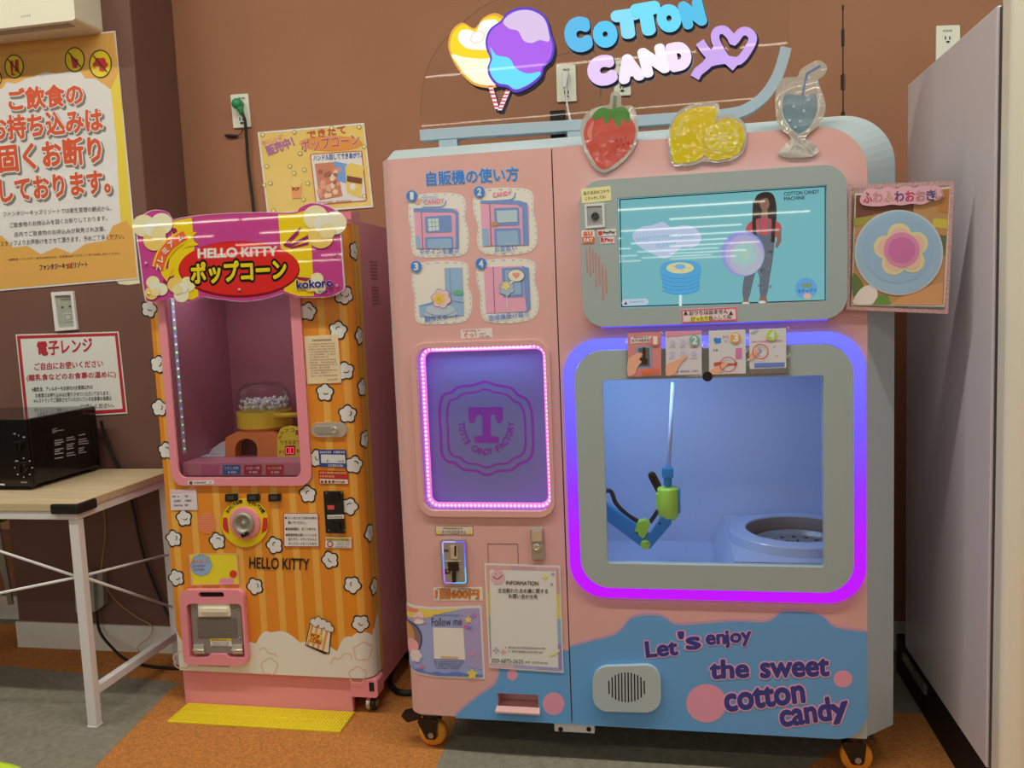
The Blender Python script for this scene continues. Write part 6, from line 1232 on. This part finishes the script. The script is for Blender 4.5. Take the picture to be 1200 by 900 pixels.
b = B(GY); pan = smooth([(493, 155), (491.5, 130), (493, 105), (500, 76), (515, 50), (530, 34)], 4, False)+[(560, 8), (600, -12), (760, -30), (927, -40), (924, 56)]+[(p[0], p[1]) for p in up_[::-1]][1:]
b.PP(pan, GY+.014, GY+.020, film('sign_acrylic', 1.0, .015)); part(b, 'acrylic_panel', SG, 'clear acrylic panel')
SGY = GY-.004
NVD = mat('sign_navy', (.012, .012, .04), .4); WED = K(206, 206, 220)
def lit(outline, col, s=1.0, dy=.0, dep=.016, par=SG, name='x'): pass
b = B(SGY); hp = [(480+x/5, y/5) for x, y in ((226, 250), (250, 175), (310, 132), (380, 165), (430, 105), (500, 76), (560, 105), (600, 150), (600, 400), (520, 505), (400, 505), (330, 462), (270, 385), (236, 315))]
hp_s = smooth(hp, 4); b.PP([(p[0]+2, p[1]+3) for p in hp_s], SGY+.004, SGY+.017, NVD); b.PP(hp_s, SGY, SGY+.0038, glow(236, 170, 70, 1.0)); cH = Vector((560, 60)); b.P([tuple(cH+(Vector(p)-cH)*.93) for p in hp_s], glow(250, 216, 40, 1.05), 1)
b.P(smooth([(480+x/5, y/5) for x, y in ((285, 230), (300, 180), (350, 175), (390, 185), (420, 130), (470, 115), (520, 130), (560, 250), (500, 290), (400, 292), (330, 280))], 4), glow(255, 250, 240, 1.1), 2); b.line(smooth([(480+x/5, y/5) for x, y in ((360, 225), (375, 195), (410, 182), (437, 200), (430, 235), (395, 252), (365, 245))], 4), 1, glow(240, 210, 170), 3, True)
b.P(smooth([(480+x/5, y/5) for x, y in ((246, 318), (320, 335), (420, 345), (520, 340), (590, 380), (520, 492), (405, 492), (340, 450), (280, 375))], 4), glow(255, 246, 210, 1.15), 2)
part(b, 'heart_candy', SG, 'yellow lit heart candy')
b = B(SGY-.006); pp_ = [(480+x/5, y/5) for x, y in ((445, 235), (470, 170), (535, 120), (575, 70), (650, 43), (730, 50), (800, 100), (828, 190), (850, 270), (832, 350), (790, 390), (770, 450), (700, 510), (620, 541), (570, 512), (510, 500), (468, 452), (456, 400), (472, 345), (452, 295))]
ps = smooth(pp_, 4); b.PP([(p[0]+2, p[1]+3) for p in ps], SGY-.001, SGY+.016, NVD); b.PP(ps, SGY-.006, SGY-.0012, glow(96, 70, 200, 1.0)); cP = Vector((609, 58)); sc_ = lambda pts: [tuple(cP+(Vector(p)-cP)*.94) for p in pts]
b.P(sc_(ps), glow(176, 100, 240, 1.0), 1)
b.P(sc_(smooth([(480+x/5, y/5) for x, y in ((542, 118), (585, 72), (650, 46), (730, 52), (800, 100), (828, 190), (826, 240), (770, 232), (720, 250), (670, 235), (635, 175), (580, 160))], 4)), glow(224, 200, 236, 1.0), 2)
b.P(sc_(smooth([(480+x/5, y/5) for x, y in ((462, 275), (500, 325), (580, 345), (620, 405), (690, 440), (766, 430), (770, 452), (700, 508), (620, 538), (570, 510), (510, 498), (470, 452), (458, 400), (474, 345))], 4)), glow(110, 226, 255, 1.0), 2)
part(b, 'puff_candy', SG, 'purple and blue lit candy puff')
b = B(SGY); 
for (xa, ya, xb, yb) in ((574, 99, 582.5, 127.5), (595.5, 105, 585.5, 129)):
    A, Bq = Vector((xa, ya)), Vector((xb, yb)); b.PP([tuple(A+Vector((-1.2, 2))), tuple(A+Vector((4.6, 2))), tuple(Bq+Vector((4.4, 4))), tuple(Bq+Vector((-1, 4)))], SGY+.003, SGY+.014, NVD)
    b.PP([tuple(A+Vector((-2.6, 0))), tuple(A+Vector((2.6, 0))), tuple(Bq+Vector((2.4, 0))), tuple(Bq+Vector((-2.4, 0)))], SGY+.0005, SGY+.0028, glow(250, 236, 240, 1.0)); b.Y = SGY
    for k in range(6): f0, f1 = k/6+.03, k/6+.10; p, q_ = A.lerp(Bq, f0), A.lerp(Bq, f1); b.P([(p.x-2.6, p.y), (p.x+2.6, p.y), (q_.x+2.5, q_.y), (q_.x-2.5, q_.y)], glow(226, 60, 90, 1.0), 1)
part(b, 'candy_stick', SG, 'red and white striped stick')
def sign_word(letters, colf, name, label):
    b = B(SGY)
    for i, (ch, x0, y0, x1, y1, h, bd) in enumerate(letters):
        yy = SGY-.0012*i
        b.Y = yy+.010; b.text(ch, (x0+1.6, y0+3.2), (x1+1.6, y1+3.2), h, WED, 0, rnd=bd+.025, thick=.001)
        b.text(ch, (x0+1.2, y0+2.6), (x1+1.2, y1+2.6), h, NVD, 3, rnd=bd+.012, thick=.006)
        b.Y = yy; b.text(ch, (x0, y0), (x1, y1), h, glow(*colf(i), 1.0), 0, rnd=bd, thick=.004, Ms=NVD)
    return b
CY = [(96, 190, 240), (92, 204, 250), (140, 226, 255), (120, 226, 255), (110, 222, 255), (90, 196, 236)]
b = sign_word([('C', 669, 57, 690, 54, 29, .155), ('O', 701, 53, 721, 50, 22, .155), ('T', 725, 42, 748, 39, 24, .155), ('T', 749, 38, 772, 34, 27, .155), ('O', 776, 35, 796, 31.5, 23, .155), ('N', 805, 30, 824, 25, 23, .155)], lambda i: CY[i], 'c', '')
part(b, 'cotton_lettering', SG, 'cyan lit lettering')
LI = [(236, 206, 250), (250, 238, 254), (254, 246, 255), (250, 230, 254), (206, 160, 236)]
b = sign_word([('C', 697, 98, 719, 93, 25, .155), ('A', 730, 94, 751, 89, 23, .155), ('N', 758, 87, 781, 81, 26, .12), ('D', 789, 80, 808, 76, 24, .145)], lambda i: LI[i], 'c', '')
for pts, wd in (([(820, 49), (826, 58), (834, 67)], 11), ([(843, 52), (838, 62), (828, 76), (818, 84), (814, 91)], 11), (smooth([(826, 76), (836, 72), (850, 70), (866, 71), (878, 56), (882, 44), (876, 37), (868, 38), (860, 48), (856, 42), (848, 35), (840, 37), (838, 45), (842, 55), (850, 68), (862, 79)], 4, False), 10)):
    b.Y = SGY+.003; b.line([(p[0]+1, p[1]+2.6) for p in pts], wd+3, NVD, 0); b.Y = SGY-.007; b.line(pts, wd, glow(206, 170, 240, 1.0), 0)
part(b, 'candy_lettering', SG, 'lilac lit lettering with a heart')
b = B(); b.tube(smooth([P3(590, 130, GY+.03), P3(590, 140, GY+.03), P3(588, 150, GY+.03)], 3, False), .0012, WHITE, 6); b.tube(smooth([P3(650, 66, GY+.03), P3(690, 58, GY+.03), P3(700, 70, GY+.03), P3(704, 100, GY+.03), P3(700, 146, GY+.03)], 4, False), .0012, WHITE, 6); part(b, 'sign_wire', SG)

# ------------------------------------------------------------------ tall white cabinet at the right
FX = .79
t = thing('tall_cabinet', 'tall white steel cabinet with a rounded glossy door at the right edge', 'cabinet', (1.15, 2.7, 0))
GWH = mat('white_enamel', ph(192, 178, 172), .3, coat=.25); DWH = mat('white_door', ph(226, 214, 184), .18, coat=.5)
b = B(); b.box(FX, 1.6, 2.295, 3.08, .142, 2.085, GWH); part(b, 'cabinet_body', t, 'white cabinet side', bev=.004)
b = B(); b.box(FX+.006, 1.6, 2.268, 2.2945, .15, 2.08, BLACK); part(b, 'door_gasket', t)
b = B(); b.holed(rpoly([(FX+.002, 2.2675), (1.6, 2.2675), (1.6, 2.18), (FX+.03, 2.18), (FX+.002, 2.21)], [.004, 0, 0, .03, .03]), [], .135, 2.095, DWH)
for v in b.v: v.y, v.z = v.z, v.y
part(b, 'cabinet_door', t, bev=.004)
b = B(); b.box(FX, 1.6, 2.30, 3.2, .0, .1415, mat('black_base', (.008, .008, .009), .55, spec=.2)); b.box(FX+.02, 1.6, 2.19, 2.2995, .02, .13, BLACK); BS = part(b, 'cabinet_base', t, 'black base', bev=.003)
q0, q1 = on_x(1060, 780, FX-.004), on_x(1086, 800, FX-.004)
b = B(); b.box(FX-.012, FX-.0005, min(q0.y, q1.y), max(q0.y, q1.y), .095, .125, film('clear_clip', 2.5, .05, milk=.15)); part(b, 'clear_clip', BS, bev=.002)
q = on_x(1135, 896, FX-.01); b = B(); b.lathe((FX-.012, q.y-.02, .0005), (FX-.012, q.y-.02, .06), [(0, 0), (.03, 0), (.03, .02), (.02, .035), (0, .038)], mat('teal_cap', ph(60, 130, 110), .4), 24, smooth=True); part(b, 'foot_cap', BS, 'teal foot cap')
b = B(); b.tube(smooth([(FX+.06, 2.24, 2.0955), (FX+.06, 2.26, 2.112), (FX+.06, 2.30, 2.112), (FX+.06, 2.33, 2.0865)], 4, False), .006, BLACK, 8); part(b, 'hinge_strap', t)
